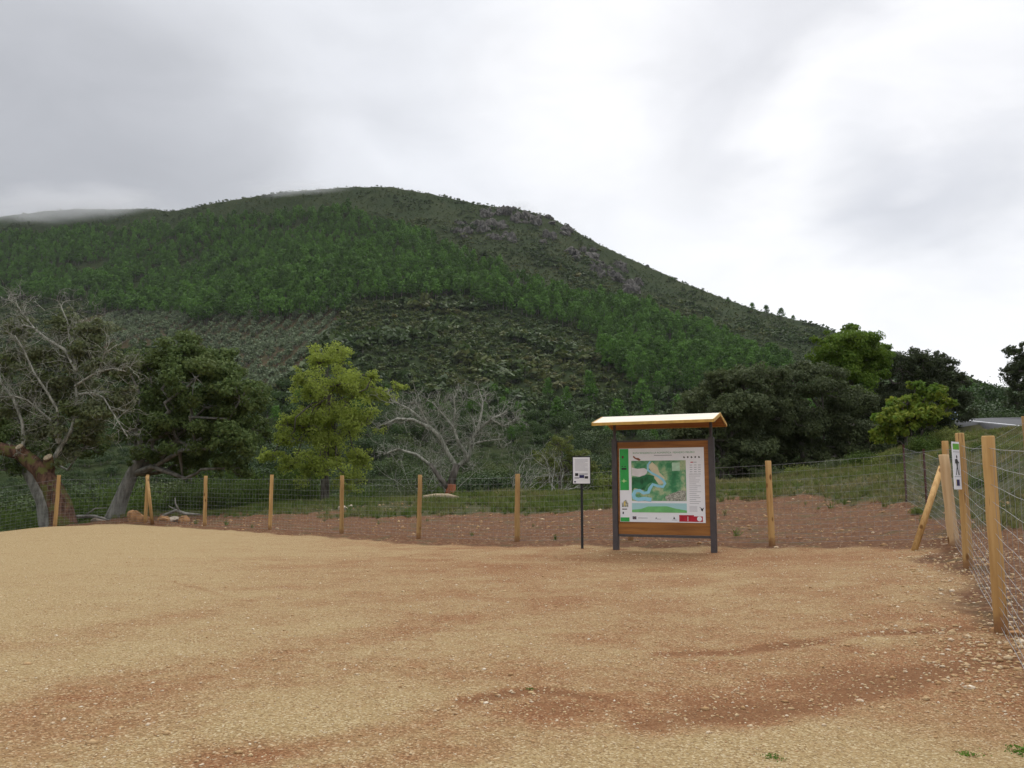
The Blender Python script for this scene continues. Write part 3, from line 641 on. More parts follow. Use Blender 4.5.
if no:
    sz = rng.uniform(5, 8.5, no); V, Q, MI, TI = merge(oaks, np.stack([x, y, z - .3], -1)[rest], sz, sz * rng.uniform(.8, 1.05, no), rng.uniform(0, 6.28, no), rng.integers(0, 5, no), rng.random(no) * .999)
    tag(link('oak_wood', mesh_np('oak_wood', V, Q, MI, {'tint': ('FACE', TI)}), [MAT['bark'], LM['far_green']]), 'scattered dark oaks merging on the upper part of the lower slope', 'oak wood', None, 'stuff')
print('COUNTS pines', n_pine, 'olives', n_olive, 'bushes', n_bush, 'oaks', n_oak)

# rock outcrops
MR = Mat('grey quartzite', .9, .15); v = MR.vec((1, 1, .35)); n = MR.noise(.45, 8, .7, v); MR.col(MR.mix(MR.rng(n, .35, .65), (.035, .033, .030), (.135, .125, .11))).bump(n, .9)
import bmesh
def rock(name, loc, sc_, seed, mat, label, cat, group=None, sub=3, amp=.45, rough=1.6):
    rg = np.random.default_rng(seed); bm = bmesh.new(); bmesh.ops.create_icosphere(bm, subdivisions=sub, radius=1)
    pts = rg.normal(size=(9, 3)); pts /= np.linalg.norm(pts, axis=1)[:, None]; cut = rg.uniform(.55, .95, 9); o_ = rg.uniform(0, 99)
    for vv in bm.verts:
        p = np.array(vv.co); 
        for q, c_ in zip(pts, cut):
            dd = p @ q
            if dd > c_: p = p - q * (dd - c_) * .9
        p = p * (1 + amp * float(fbm(p[0] * rough + o_, p[1] * rough + p[2] * 1.7, 4)))
        vv.co = p * np.array(sc_)
    me = bpy.data.meshes.new(name); bm.to_mesh(me); bm.free(); o = link(name, me, mat); o.location = loc; o.rotation_euler = (0, 0, rg.uniform(0, 6.28)); tag(o, label, cat, group); return o
def hill_at(qx, qy):
    """walk along the sight line until it meets the hill"""
    d = np.array(dirv(qx, qy)); t = np.arange(130, 1250, 2.); hz = H(d[0] * t, d[1] * t); i = np.argmax(hz > CZ + d[2] * t); return d[0] * t[i], d[1] * t[i], hz[i]
RK = []
for (cx, cy, n_, sx, sy) in [(484,233,22,22,8), (498,214,18,20,4), (532,221,14,20,4), (584,256,12,14,7), (606,271,20,20,7), (628,286,12,14,6), (463,228,6,8,5), (560,232,6,10,4), (655,266,3,10,2), (530,240,4,20,6)]:
    for j in range(n_):
        qx, qy = cx + rng.uniform(-1, 1) * sx, cy + rng.uniform(-1, 1) * sy; a = hill_at(qx, qy)
        if a[1] < 200 : continue
        s_ = rng.uniform(2.2, 5.4); rock('rock_outcrop', (a[0], a[1], a[2] - s_ * .12), (s_ * rng.uniform(.9, 2.0), s_ * rng.uniform(.7, 1.2), s_ * rng.uniform(.7, 1.5)), 900 + len(RK), MR.m, 'craggy grey rock outcrop near the top of the hill', 'rock', 'rock outcrops near the summit', 3, .75, 2.4); RK.append(1)

# ------------------------------------------------------------------ trees beyond the fence
make_tree('holm_oak', 'big dense dark green oak with pale leaning trunk behind the left fence corner', 'oak tree', 42, [(113,518),(122,497),(132,474),(142,455)], [17,14,12,10],
  [(150,372,30),(182,357,28),(213,370,32),(240,400,30),(205,408,42),(160,408,40),(180,442,38),(226,440,34),(138,432,26),(252,430,20),(196,378,38),(150,460,20),(190,468,24),(230,468,22),(126,400,22),(130,372,18)], LM['cork'], MAT['bark_pale'], 21, 50, (.17, .10))
make_tree('ash_tree', 'bright yellow green tree standing behind the fence', 'tree', 48, [(325,506),(325,470),(326,430),(330,385)], [9,8,6,3],
  [(318,364,(1.0,1.0,1.3)),(343,358,(.75,.75,1.2)),(337,385,(1.5,1.5,1.8)),(312,395,(1.2,1.2,1.6)),(358,392,(1.2,1.2,1.4)),(381,396,(.9,.9,.9)),(398,388,(.55,.55,.45)),(328,420,(1.8,1.8,2.0)),(362,425,(1.3,1.3,1.7)),(305,432,(1.2,1.2,1.5)),(338,455,(1.8,1.8,1.9)),(318,472,(1.4,1.4,1.5)),(360,462,(1.0,1.0,1.2)),(283,440,(.9,.9,1.0)),(270,458,(.75,.75,.8)),(292,465,(1.0,1.0,1.0)),(290,425,(.7,.7,.9)),(348,485,(1.1,1.1,.9)),(335,430,(1.6,1.6,2.2)),(330,360,(.7,.7,1.2)),(300,380,(.6,.6,.9)),(372,378,(.5,.5,.6))], LM['ash'], MAT['bark'], 22, 30, (.15, .08), sub=.36, fill=.2)
make_tree('holm_oak', 'grey green oak with a low crown beside the information board roof', 'oak tree', 50, [(722,492),(724,470),(728,440)], [9,8,6],
  [(705,405,30),(744,390,32),(720,384,18),(688,440,20),(715,425,34),(745,470,26),(696,426,24),(735,420,34),(722,452,32),(760,405,24),(700,455,22),(750,452,28),(735,472,22),(776,378,14)], LM['holm_grey'], MAT['bark'], 23, 52, (.17, .10))
make_tree('holm_oak', 'dark oak directly below the bright green treetop', 'oak tree', 53, [(808,486),(806,465),(802,440)], [11,9,7],
  [(790,386,32),(822,392,34),(805,372,16),(765,385,18),(800,430,40),(870,440,30),(830,475,24),(785,420,34),(830,425,36),(800,452,34),(842,458,30),(768,455,26),(858,405,24),(810,472,24),(775,398,22)], LM['holm_grey'], MAT['bark'], 24, 52, (.17, .10))
make_tree('maple_tree', 'rounded bright green treetop rising above the dark oaks on the right', 'tree', 60, [(852,470),(852,420),(852,370)], [9,7,4],
  [(832,350,23),(858,344,22),(842,352,26),(866,362,24),(852,385,26),(846,366,26),(876,354,16),(822,366,13),(872,372,18),(836,384,18),(850,330,9)], LM['maple'], MAT['bark'], 25, 60, (.17, .11))
make_tree('dark_oak', 'tall dark tree between the bright treetop and the road', 'oak tree', 62, [(905,460),(906,425),(908,390)], [11,9,6],
  [(900,368,26),(925,362,20),(910,410,36),(950,415,24),(930,385,28),(905,450,30),(955,440,18),(860,410,24),(945,366,14),(962,382,12),(915,392,28),(945,398,22),(885,398,24),(890,430,30),(930,428,28),(958,405,12),(870,440,24),(880,372,14),(965,398,9)], LM['holm'], MAT['bark'], 26, 42, (.17, .09), sub=.28)
make_tree('field_maple', 'small yellow green tree in front of the dark tree below the road', 'tree', 42, [(905,468),(906,445),(908,420)], [5,4,3],
  [(908,404,19),(930,394,15),(888,420,17),(905,420,22),(925,420,20),(885,438,14),(922,415,17),(899,432,13),(938,412,11),(878,436,9),(915,386,8),(950,404,8)], LM['maple_yellow'], MAT['bark'], 27, 46, (.20, .13), fill=.3)
make_tree('roadside_oak', 'dark tree cut by the right edge of the photo beyond the road', 'oak tree', 74, [(1046,425),(1042,400),(1040,370)], [9,8,6],
  [(1032,372,26),(1014,354,11),(1022,392,18),(1060,360,36),(1050,395,28),(1030,345,9),(1010,372,10),(1016,404,12),(1036,326,7)], LM['holm'], MAT['bark'], 28, 44, (.18, .1), sub=.28)
make_tree('grey_oak', 'grey trunked oak half hidden behind the old cork oak at the left edge', 'oak tree', 41, [(48,528),(42,502),(32,482),(20,462)], [13,11,9,7],
  [(10,440,24),(40,452,20),(-20,430,30),(20,418,22),(85,448,22),(5,470,16)], LM['cork'], MAT['bark_pale'], 29, 34, (.16, .09))
make_tree('willow_bush', 'wispy yellowish green tree left of the small notice sign', 'tree', 53, [(560,497),(560,480),(562,460)], [4,3,2],
  [(560,446,15),(578,456,14),(545,462,16),(566,470,18),(590,470,12),(548,480,12),(572,484,14)], LM['bush_olive'], MAT['bark'], 30, 44, (.14, .06), fill=.3)

# old cork oak at the left edge: grey lichen limbs, thin foliage
rng = np.random.default_rng(77); Yc = 36.; sc = Yc / F
base = P(62, 528, Yc); base[2] = float(H(base[0], base[1])); cork = empty('cork_oak', base); tag(cork, 'half bare cork oak with bent dark trunk and grey branches at left edge', 'oak tree')
pt = lambda a, b, dy=0.: P(a, b, Yc + dy) - base
T = MB(); T.tube([pt(63,532), pt(63,522), pt(60,505), pt(52,487), pt(40,469), pt(20,453), pt(-12,446), pt(-50,440)], [x_ * sc for x_ in (15,12.5,11,9.5,8.5,7,6,4)], 12)
T.tube([pt(46,478), pt(50,468), pt(48,458, -.3)], [6*sc, 5*sc, 4.6*sc], 9); T.tube([pt(24,456), pt(20,448, -.3)], [4*sc, 4*sc], 8)
T.build('trunk', MAT['bark_moss'], cork, True)
for a, b, dy, rr in [(48,457.5,-.34,4.3), (19.5,447,-.34,3.7)]:
    cpt = MB(); c0 = pt(a, b, dy); cpt.tube([c0, c0 + np.array((-.01,-.03,.03))], [rr*sc, rr*sc*.98], 12); cpt.build('cut_face', MAT['cut'], cork)
B = MB()
limbs = [([(22,452),(25,440),(22,420),(14,400),(3,384),(-10,368)],4,0), ([(48,470),(58,450),(72,430),(78,405),(76,371)],5,.6), ([(76,371),(65,349),(50,338),(37,329),(22,312)],3,.4), ([(76,371),(70,345),(67,321),(60,303)],2.6,.9),
         ([(76,385),(97,374),(112,368),(126,371)],2.4,-.6), ([(78,395),(92,393),(103,398),(115,418),(126,436)],2.4,-.8), ([(60,445),(56,409),(46,390),(34,374),(23,349),(14,335)],3,-.6), ([(58,440),(51,420),(38,410),(28,400),(12,395)],2.6,-.9),
         ([(37,329),(25,326),(14,330),(4,345)],1.8,.2), ([(22,312),(14,303),(8,300)],1.4,.2), ([(70,345),(85,330),(98,322)],1.6,.9), ([(97,374),(105,355),(118,345)],1.6,-.4), ([(5,385),(-5,360),(-8,330)],2,0)]
for pl, w, dy in limbs:
    pts = [pt(a, b, dy * i / len(pl)) + rng.normal(size=3) * .04 for i, (a, b) in enumerate(pl)]; B.tube(pts, list(np.linspace(w * sc * .55, w * sc * .22, len(pts))), 6, cap=False)
    for i in range(1, len(pts)):
        for _ in range(6):
            q = pts[i] + (pts[i-1] - pts[i]) * rng.random(); d = (pts[i] - pts[i-1]); d = d / np.linalg.norm(d) + rng.normal(size=3) * .8; twigs(B, q, d, rng.uniform(.5, 1.1), rng.uniform(.010, .018), 2, rng, .6, .15, (1, 3))
B.build('branches', MAT['lichen'], cork, True)
lob = [(pt(a, b, c_), r_ * sc) for a, b, r_, c_ in [(95,335,24,.5),(62,330,22,.8),(112,368,24,.3),(88,360,28,.6),(76,418,34,.5),(42,434,24,.7),(64,455,22,.6),(106,412,26,.2),(22,358,24,.5),(40,392,28,.7),(122,396,16,.2),(5,410,24,.6),(128,362,12,.3),(50,360,26,.8),(85,440,26,.7),(72,390,30,.8),(20,330,18,.5),(-10,370,26,.6)]]
pts, _s = crown_points(lob, rng, 52, .34, -.6, .3); V, Q = leaves(pts, .15, .08, rng, 0, crown_points.nrm); link('foliage', mesh_np('foliage', V, Q), LM['sparse'], cork)

# bare gnarled tree in the middle
rng = np.random.default_rng(78); Yc = 46.; sc = Yc / F; base = P(450, 502, Yc); base[2] = float(H(base[0], base[1])); dead = empty('bare_tree', base); tag(dead, 'bare gnarled grey tree with a red stripped trunk foot behind the middle of the fence', 'tree')
T = MB(); T.tube([pt(450,507), pt(450,498), pt(451,484)], [7*sc, 5.6*sc, 4.9*sc], 10); T.build('stripped_trunk', MAT['cork_red'], dead, True)
B = MB(); T2_ = MB(); T2_.tube([pt(451,485), pt(453,476), pt(457,464)], [4.4*sc, 3.8*sc, 3.4*sc], 9); T2_.tube([pt(449,489), pt(440,478,-.3), pt(430,464,-.5)], [3.2*sc, 2.5*sc, 1.8*sc], 8); T2_.build('trunk', MAT['bark'], dead, True)
limbs = [([(457,466),(448,452),(440,440),(430,428),(412,421),(396,420),(384,425)],3.6,-.5), ([(447,452),(440,436),(426,422),(408,408),(392,402)],2.6,.6), ([(457,466),(468,457),(471,444),(477,430),(492,420),(508,412)],3.4,.4), ([(468,457),(458,442),(452,428),(440,412),(432,400)],2.6,-.2),
   ([(446,491),(440,480),(430,465),(416,455),(398,450),(384,455)],3.2,-.9), ([(477,430),(482,415),(484,402),(478,390)],2,.6), ([(492,420),(503,425),(514,420)],1.5,.4), ([(430,428),(420,412),(412,396)],1.8,-.3), ([(452,428),(456,410),(452,394)],1.8,.3), ([(471,444),(486,440),(498,438)],1.6,0)]
for pl, w, dy in limbs:
    pts = [pt(a, b, dy * i / len(pl)) + rng.normal(size=3) * .05 for i, (a, b) in enumerate(pl)]; B.tube(pts, list(np.linspace(w * sc * .72, w * sc * .26, len(pts))), 6, cap=False)
    for i in range(1, len(pts)):
        for _ in range(5):
            q = pts[i] + (pts[i-1] - pts[i]) * rng.random(); d = (pts[i] - pts[i-1]); d = d / np.linalg.norm(d) + rng.normal(size=3) * .8; twigs(B, q, d, rng.uniform(.45, 1.05), rng.uniform(.016, .028), 2, rng, .7, .25, (2, 4))
B.build('branches', MAT['lichen'], dead, True)
# small bare shrub and its neighbour
for nm, lab, qx, qy, Yd, n_, up_, sd_ in [('bare_shrub', 'small bare grey shrub between the gnarled tree and the notice sign', 520, 500, 48, 7, .35, 5), ('bare_shrub', 'taller twiggy grey shrub directly behind the bare gnarled tree', 440, 502, 52, 9, .8, 6), ('bare_shrub', 'thin leafless shrub just left of the small notice sign', 556, 499, 46, 5, .4, 9)]:
    rg = np.random.default_rng(sd_); b = P(qx, qy, Yd); b[2] = float(H(b[0], b[1])); T = MB()
    for j in range(n_): d = rg.normal(size=3) * .5; d[2] = abs(d[2]) + up_; twigs(T, rg.normal(size=3) * (.12, .12, .0), d, rg.uniform(1.0, 1.9) * (1.5 if up_ > .6 else 1), .035, 3, rg, .4, .3, (1, 3))
    o = T.build(nm, MAT['lichen'], None, True); o.location = b; tag(o, lab, 'shrub', 'bare shrubs behind the fence')

# brambles and low bushes between the field and the valley
bm_me = []
for i in range(7):
    rg = np.random.default_rng(500 + i); C = []
    for j in range(26):
        d = rg.normal(size=3); d /= np.linalg.norm(d); d[2] = abs(d[2]); c_ = d * (.85, .85, .8) * rg.uniform(.45, 1.0); C.append(c_ + rg.normal(size=(190, 3)) * (.17, .17, .13))
    V, Q = leaves(np.concatenate(C), .075, .042, rg); V[:, 2] = np.maximum(V[:, 2], -.1); bm_me.append((V, Q))
bmesh_cache = {}
def bush(qx, Yd, w, h, k_, matk, label, group):
    key = (k_, matk)
    if key not in bmesh_cache: me = mesh_np('bush', *bm_me[k_]); me.materials.append(LM[matk]); bmesh_cache[key] = me
    xx = (qx - 512) / F * Yd; o = bpy.data.objects.new('bush', bmesh_cache[key]); S.collection.objects.link(o)
    o.location = (xx, Yd, float(H(xx, Yd)) - .15); o.scale = (w, w * .9, h); o.rotation_euler = (0, 0, rng.uniform(0, 6.28)); tag(o, label, 'bush', group)
for j, qx in enumerate(np.arange(-260, 700, 21)):
    bush(qx + rng.uniform(-8, 8), rng.uniform(50, 60), rng.uniform(1.7, 2.8), rng.uniform(1.8, 3.6) * (1.25 if qx < 330 else 1), int(rng.integers(7)), 'bush', 'dark green bramble bush in the thicket behind the fence', 'bramble bushes behind the fence')
for qx, Yd, w, h, mk in [(8,39,1.6,2.4,'bush'),(22,44,1.9,2.6,'bush'),(78,43,1.6,2.3,'bush'),(160,46,1.6,2.2,'bush'),(188,47,1.8,2.4,'bush'),(224,48,1.9,2.5,'bush'),(250,48,1.7,2.5,'bush'),(290,50,1.6,1.8,'bush'),(85,50,2,3.4,'bush'),(-6,36,1.4,2.0,'bush')]:
    bush(qx, Yd, w, h, int(rng.integers(7)), mk, 'green bush close behind the left part of the fence', 'bushes behind the left fence')
for qx, Yd, w, h, mk in [(392,50,1.3,1.7,'holm_grey'),(415,51,1.5,2.0,'holm_grey'),(486,50,1.5,1.7,'holm_grey'),(508,53,1.6,2.1,'bush'),(610,50,1.6,2.1,'bush_olive'),(640,50,1.8,2.4,'holm_grey'),(668,49,1.6,1.8,'bush'),(600,55,2.2,3.2,'bush'),(536,56,1.8,2.4,'bush'),(548,58,2.2,3.8,'bush'),(580,59,2.3,4.2,'bush'),(625,58,2.2,4.0,'bush'),(655,57,2.2,3.6,'bush'),(515,58,2.0,3.4,'bush')]:
    bush(qx, Yd, w, h, int(rng.integers(7)), mk, 'grey green bush at the edge of the field', 'bushes along the edge of the field')
for qx, Yd, w, h, mk in [(938,70,1.6,1.2,'bush'),(930,74,2.2,2.4,'bush'),(770,46,1.0,.9,'holm_grey'),(800,45,1.2,1.0,'bush_olive'),(835,44,1.2,.9,'holm_grey'),(865,43,1.4,1.2,'bush'),(890,40,1.2,.9,'bush_olive'),(925,40,1.2,1.1,'bush'),(948,42,1.2,.9,'bush_olive'),(905,36,.9,.7,'holm_grey'),(965,40,.9,.6,'bush_olive'),(985,33,.8,.55,'bush'),(1012,30,.8,.5,'bush_olive'),(950,31,.7,.6,'bush'),(1000,24,.5,.45,'bush_olive'),(978,24,.55,.5,'bush'),(918,23,.4,.45,'bush_olive')]:
    bush(qx, Yd, w, h, int(rng.integers(7)), mk, 'low scrubby bush on the bank below the road', 'bushes on the road bank')

# grass: tufts of blades in the field edge and on the bank
def proto_tuft(seed, n=16):
    rg = np.random.default_rng(seed); V, Q = [], []
    for i in range(n):
        a = rg.uniform(0, 6.28); b = np.array((rg.normal() * .12, rg.normal() * .12, -.03)); ln = rg.uniform(.5, 1.0); lean = rg.uniform(.05, .5); tip = b + np.array((math.cos(a) * lean, math.sin(a) * lean, ln)); w = np.array((-math.sin(a), math.cos(a), 0)) * .035; md = (b + tip) / 2 + np.array((0, 0, .1))
        k_ = len(V); V += [b - w, b + w, md + w * .8, tip]; Q += [(k_, k_+1, k_+2, k_+3)]
    return np.array(V), np.array(Q), np.zeros(len(Q), int)
tufts = [proto_tuft(600 + i) for i in range(5)]
n = 90000; gx = rng.uniform(-26, 34, n); gy = rng.uniform(17, 60, n); zz = H(gx, gy)
gr = grass_edge(gx, gy); bank = smooth(9.6, 12.2, gx - .12 * (gy - 18) + 1.5 * fbm(gx / 3, gy / 3, 3)) * smooth(22, 27, gy)
wgt = np.maximum(gr, bank); wgt = np.where(gy > 50, wgt * .5, wgt); wgt *= np.clip(.6 + 1.2 * fbm(gx / 1.6, gy / 1.6, 3), .05, 1); wgt = np.maximum(wgt, .0022 * (gx > -15) * (gy > 26 - .7 * gx)); 
inl = inpoly(gx, gy, LOT); onroad = (np.abs((gx - 21.4) * .917 - (gy - 32) * .398 - 3.1) < 3.9); ok = (rng.random(n) < wgt) & ~inl & ~onroad; gx, gy, zz = gx[ok], gy[ok], zz[ok]; nn = len(gx)
hgt_ = rng.uniform(.10, .32, nn) * (1 + .5 * (fbm(gx / 2.2, gy / 2.2, 2) > .2)) * np.where(gx > 10, .75, 1); tint = np.clip(.40 + .5 * fbm(gx / 2.5 + 7, gy / 2.5, 3) + rng.normal(size=nn) * .15 + .15 * (gx > 9), 0, 1)
V, Q, MI, TI = merge(tufts, np.stack([gx, gy, zz], -1), hgt_ * 1.2, hgt_, rng.uniform(0, 6.28, nn), rng.integers(0, 5, nn), tint)
tag(link('grass', mesh_np('grass', V, Q, None, {'tint': ('FACE', TI)}), LM['grass']), 'green and straw coloured grass along the field edge and bank', 'grass', None, 'stuff'); n_gr = nn

# gravel scattered over the lot
def proto_stone(seed):
    bm = bmesh.new(); bmesh.ops.create_icosphere(bm, subdivisions=1, radius=1); rg = np.random.default_rng(seed); 
    V = np.array([np.array(v.co) * rg.uniform(.7, 1.15) for v in bm.verts]) * (1, rg.uniform(.65, .9), rg.uniform(.4, .6)); Q = np.array([[v.index for v in f.verts] for f in bm.faces]); bm.free(); return V, Q, np.zeros(len(Q), int)
stones = [proto_stone(700 + i) for i in range(6)]
MS = Mat('pale stones', .9, .15); MS.col(MS.mix(MS.rng(MS.noise(30, 3), .3, .7), MS.ramp(MS.attr('tint'), [(0, (.26, .13, .055)), (.35, (.42, .27, .13)), (.7, (.56, .43, .25)), (1, (.74, .66, .52))]), (.36, .22, .11)))
MS.t.nodes[-1]
from numpy import hypot
def gz_at(gx, gy): 
    """height of the built ground sheet (polar grid lookup)"""
    r = np.hypot(gx, gy); a = np.arctan2(gx, gy); fi = np.clip(np.interp(r, rs, np.arange(len(rs))), 0, len(rs) - 1.001); fa = np.clip(np.interp(a, az_f, np.arange(len(az_f))), 0, len(az_f) - 1.001)
    i, j = fi.astype(int), fa.astype(int); u, v = fi - i, fa - j
    return GZ[i, j] * (1-u) * (1-v) + GZ[i+1, j] * u * (1-v) + GZ[i, j+1] * (1-u) * v + GZ[i+1, j+1] * u * v
def redv(gx, gy):
    r = np.hypot(gx, gy); a = np.arctan2(gx, gy); i = np.clip(np.interp(r, rs, np.arange(len(rs))), 0, len(rs) - 1).astype(int); j = np.clip(np.interp(a, az_f, np.arange(len(az_f))), 0, len(az_f) - 1).astype(int); return red[i, j], sand[i, j]
n = 70000; ra = rng.uniform(3.6, 24, n) ; ra = 3.6 + (ra - 3.6) * rng.random(n) ** .35; aa = rng.uniform(R(-36), R(36), n); gx, gy = ra * np.sin(aa), ra * np.cos(aa)
rd, sn = redv(gx, gy); dR = dist_poly(gx, gy, RIGHT) + 3 * (1 - smooth(5.8, 7.2, gy)); wgt = .36 + .5 * np.clip(rd, 0, 1) + .32 * np.exp(-(dR / 1.0) ** 2); wgt *= np.clip(.75 + 1.0 * fbm(gx / .8, gy / .8, 3), .1, 1.3); ok = (rng.random(n) < wgt) & ((sn > .2) | (dR < 1.2)); gx, gy, rd, dR, ra = [a[ok] for a in (gx, gy, rd, dR, ra)]; nn = len(gx)
s_ = np.exp(rng.normal(size=nn) * .42) * .0052 * (1 + .6 * rd) * (1 + .9 * np.exp(-(dR / 1.0) ** 2)); s_ = np.clip(s_ * (1 + .03 * ra), .005, .06)
V, Q, MI, TI = merge(stones, np.stack([gx, gy, gz_at(gx, gy) + s_ * .15], -1), s_, s_, rng.uniform(0, 6.28, nn), rng.integers(0, 6, nn), np.clip(rng.beta(2.2, 2.0, nn) + .12, 0, 1))
tag(link('gravel', mesh_np('gravel', V, Q, None, {'tint': ('FACE', TI)}), MS.m), 'pale gravel strewn over the sandy lot', 'gravel', None, 'stuff')
# clods and pale stones in the red strip behind the fence
n = 5200; gx = rng.uniform(-15, 12, n); gy = rng.uniform(18, 40, n); rd, sn = redv(gx, gy); ok = (sn < .4) & (rng.random(n) < .6) & (gy > 23 - .85 * gx - 0) ; gx, gy = gx[ok], gy[ok]; nn = len(gx); s_ = np.exp(rng.normal(size=nn) * .55) * .028
V, Q, MI, TI = merge(stones, np.stack([gx, gy, gz_at(gx, gy) + s_ * .1], -1), s_, s_, rng.uniform(0, 6.28, nn), rng.integers(0, 6, nn), np.clip(rng.beta(1.3, 2.0, nn), 0, 1))
tag(link('field_stones', mesh_np('field_stones', V, Q, None, {'tint': ('FACE', TI)}), MS.m), 'small stones and clods strewn over the red earth', 'stones', None, 'stuff')

# ------------------------------------------------------------------ fences
def post_mesh(h, rad, seed, lean=(0, 0)):
    rg = np.random.default_rng(seed); M_ = MB(); ks = 9; pts = []; rr = []
    for i in range(ks):
        t = i / (ks - 1); pts.append(np.array((lean[0] * t + rg.normal() * .004, lean[1] * t + rg.normal() * .004, -.25 + t * (h + .25)))); rr.append(rad * (1.04 - .10 * t) * rg.uniform(.975, 1.025))
    pts.append(pts[-1] + np.array((0, 0, .012))); rr.append(rr[-1] * .9); M_.tube(pts, rr, 14); return M_
WROWS = [.04,.14,.24,.34,.45,.57,.70,.84,.99,1.15,1.32,1.50,1.70,1.88]
def wire_span(a, b, za, zb, vs, seed, top=1.88, wr=.0032, rows=WROWS, sagk=.02):
    """horizontal and vertical wires of one span, in world metres relative to `a`"""
    rg = np.random.default_rng(seed); M_ = MB(); a = np.asarray(a); b = np.asarray(b); Ln = np.linalg.norm(b - a); mid = (a + b) / 2; zm = float(H(*mid)); nseg = 8
    def base_z(t): return za * (1 - t) + zb * t
    def at(t, h):
        q = a + (b - a) * t; sag = -sagk * math.sin(math.pi * t) * (h / 1.5) + rg.normal() * .0012; bow = .006 * math.sin(3.1 * t * Ln + h * 5); nrm = np.array((b[1] - a[1], a[0] - b[0])) / Ln
        return np.array((q[0] - a[0] + nrm[0] * bow, q[1] - a[1] + nrm[1] * bow, base_z(t) - za + h + sag))
    for h in rows: M_.tube([at(i / nseg, h) for i in range(nseg + 1)], wr * (1.35 if h in (rows[0], rows[-1]) else 1), 4, cap=False)
    nv = int(Ln / vs)
    for i in range(1, nv): t = i / nv; M_.tube([at(t, h) for h in (rows[0], .7, 1.3, rows[-1])], wr * .85, 3, cap=False)
    return M_
def fence(name, label, pts, vs, seed, skip_post=(), wr=.0032, heights=None, rows=WROWS, group=None, rad=.073, mat='post', first_span=0):
    root = empty(name, (pts[0][0], pts[0][1], float(H(*pts[0])))); tag(root, label, 'fence', group); rz = root.location.z
    zs = [float(H(*p)) for p in pts]; rg = np.random.default_rng(seed)
    for i, p in enumerate(pts):
        if i in skip_post: continue
        o = post_mesh((heights[i] if heights else 2.0) + rg.uniform(-.03, .05), rad * rg.uniform(.92, 1.08), seed * 50 + i, (rg.normal() * .025, rg.normal() * .025)).build('post', MAT[mat], root, True); o.location = (p[0] - pts[0][0], p[1] - pts[0][1], zs[i] - rz)
    for i in range(len(pts) - 1):
        o = wire_span(pts[i], pts[i+1], zs[i], zs[i+1], vs, seed * 70 + i, wr=wr, rows=rows).build('wire_mesh', MAT['wire'], root); o.location = (pts[i][0] - pts[0][0], pts[i][1] - pts[0][1], zs[i] - rz)
    return root
rear = fence('wire_fence', 'long wire mesh fence with round wooden posts across the back of the lot', REAR, .165, 3, wr=.0022)
c0 = REAR[0]; br = MB().tube([(.0, -.06, 1.93), (.42, -.25, .0 - .1)], [.065, .068], 12).build('brace', MAT['post'], rear, True)
leftf = fence('wire_fence', 'wire mesh fence turning off at the left edge of the lot', LEFT, .165, 4, wr=.0021, skip_post=(0,))
right = fence('wire_fence', 'wire mesh fence coming forward along the right edge of the lot', RIGHT, .42, 5, wr=.0021, rad=.067, skip_post=(0,), heights=[2, 2.03, 2.02, 2, 2, 2])
# corner group at the right end of the rear fence: strut and short pale post
zc = float(H(*REAR[-1])); rzz = rear.location; rel = lambda p: np.array(p) - np.array(rzz)
a = P(941.5, 467, 17.85); b = P(911.5, 542, 17.3); b[2] = float(H(b[0], b[1])) - .1; MB().tube([rel(a), rel(b)], [.06, .063], 12).build('strut', MAT['post'], rear, True)
a = P(955, 547, 16.9); pz = float(H(a[0], a[1])); po = post_mesh(1.80, .10, 991, (-.10, 0.02)).build('post', MAT['post_pale'], right, True); po.location = (a[0] - right.location.x, a[1] - right.location.y, pz - right.location.z)
po['label'] = 'short thick pale post beside the corner post'
# old field fence on rusty stakes running back from the corner
FF = [np.array(p) for p in [(9.35,18.45),(10.5,21.8),(11.55,25.2)]]
fo = fence('field_fence', 'old wire fence on thin rusty stakes running up behind the corner post', FF, .16, 6, skip_post=(0,1,2), rows=[.1,.25,.4,.55,.7,.85,1.0,1.2,1.4,1.6], wr=.0022)
for i, p in enumerate(FF):
    s_ = MB(); s_.box((-.028, -.028, -.3), (.028, -.018, 1.7)); s_.box((-.005, -.018, -.3), (.005, .03, 1.7)); o = s_.build('stake', MAT['rust'], fo); o.location = (p[0] - FF[0][0], p[1] - FF[0][1], float(H(*p)) - fo.location.z)
# wire tied in bright loops to the first stake
lp = MB()
for j in range(13): z0 = .1 + j * .14; lp.box((.035, -.035, z0), (.075, -.012, z0 + .045))
lp.build('wire_ties', MAT['white'], fo).location = (0, 0, 0)
fence('roadside_fence', 'fence with slim posts on the bank between the right fence and the road', [np.array(p) for p in [(10.3,19.2),(13.4,22.2),(18.5,25.2),(24,28)]], .16, 8, wr=.002, rad=.055, rows=[.1,.25,.4,.55,.7,.85,1.0,1.2,1.4,1.6], heights=[1.3,1.75,1.75,1.75], skip_post=(0,))

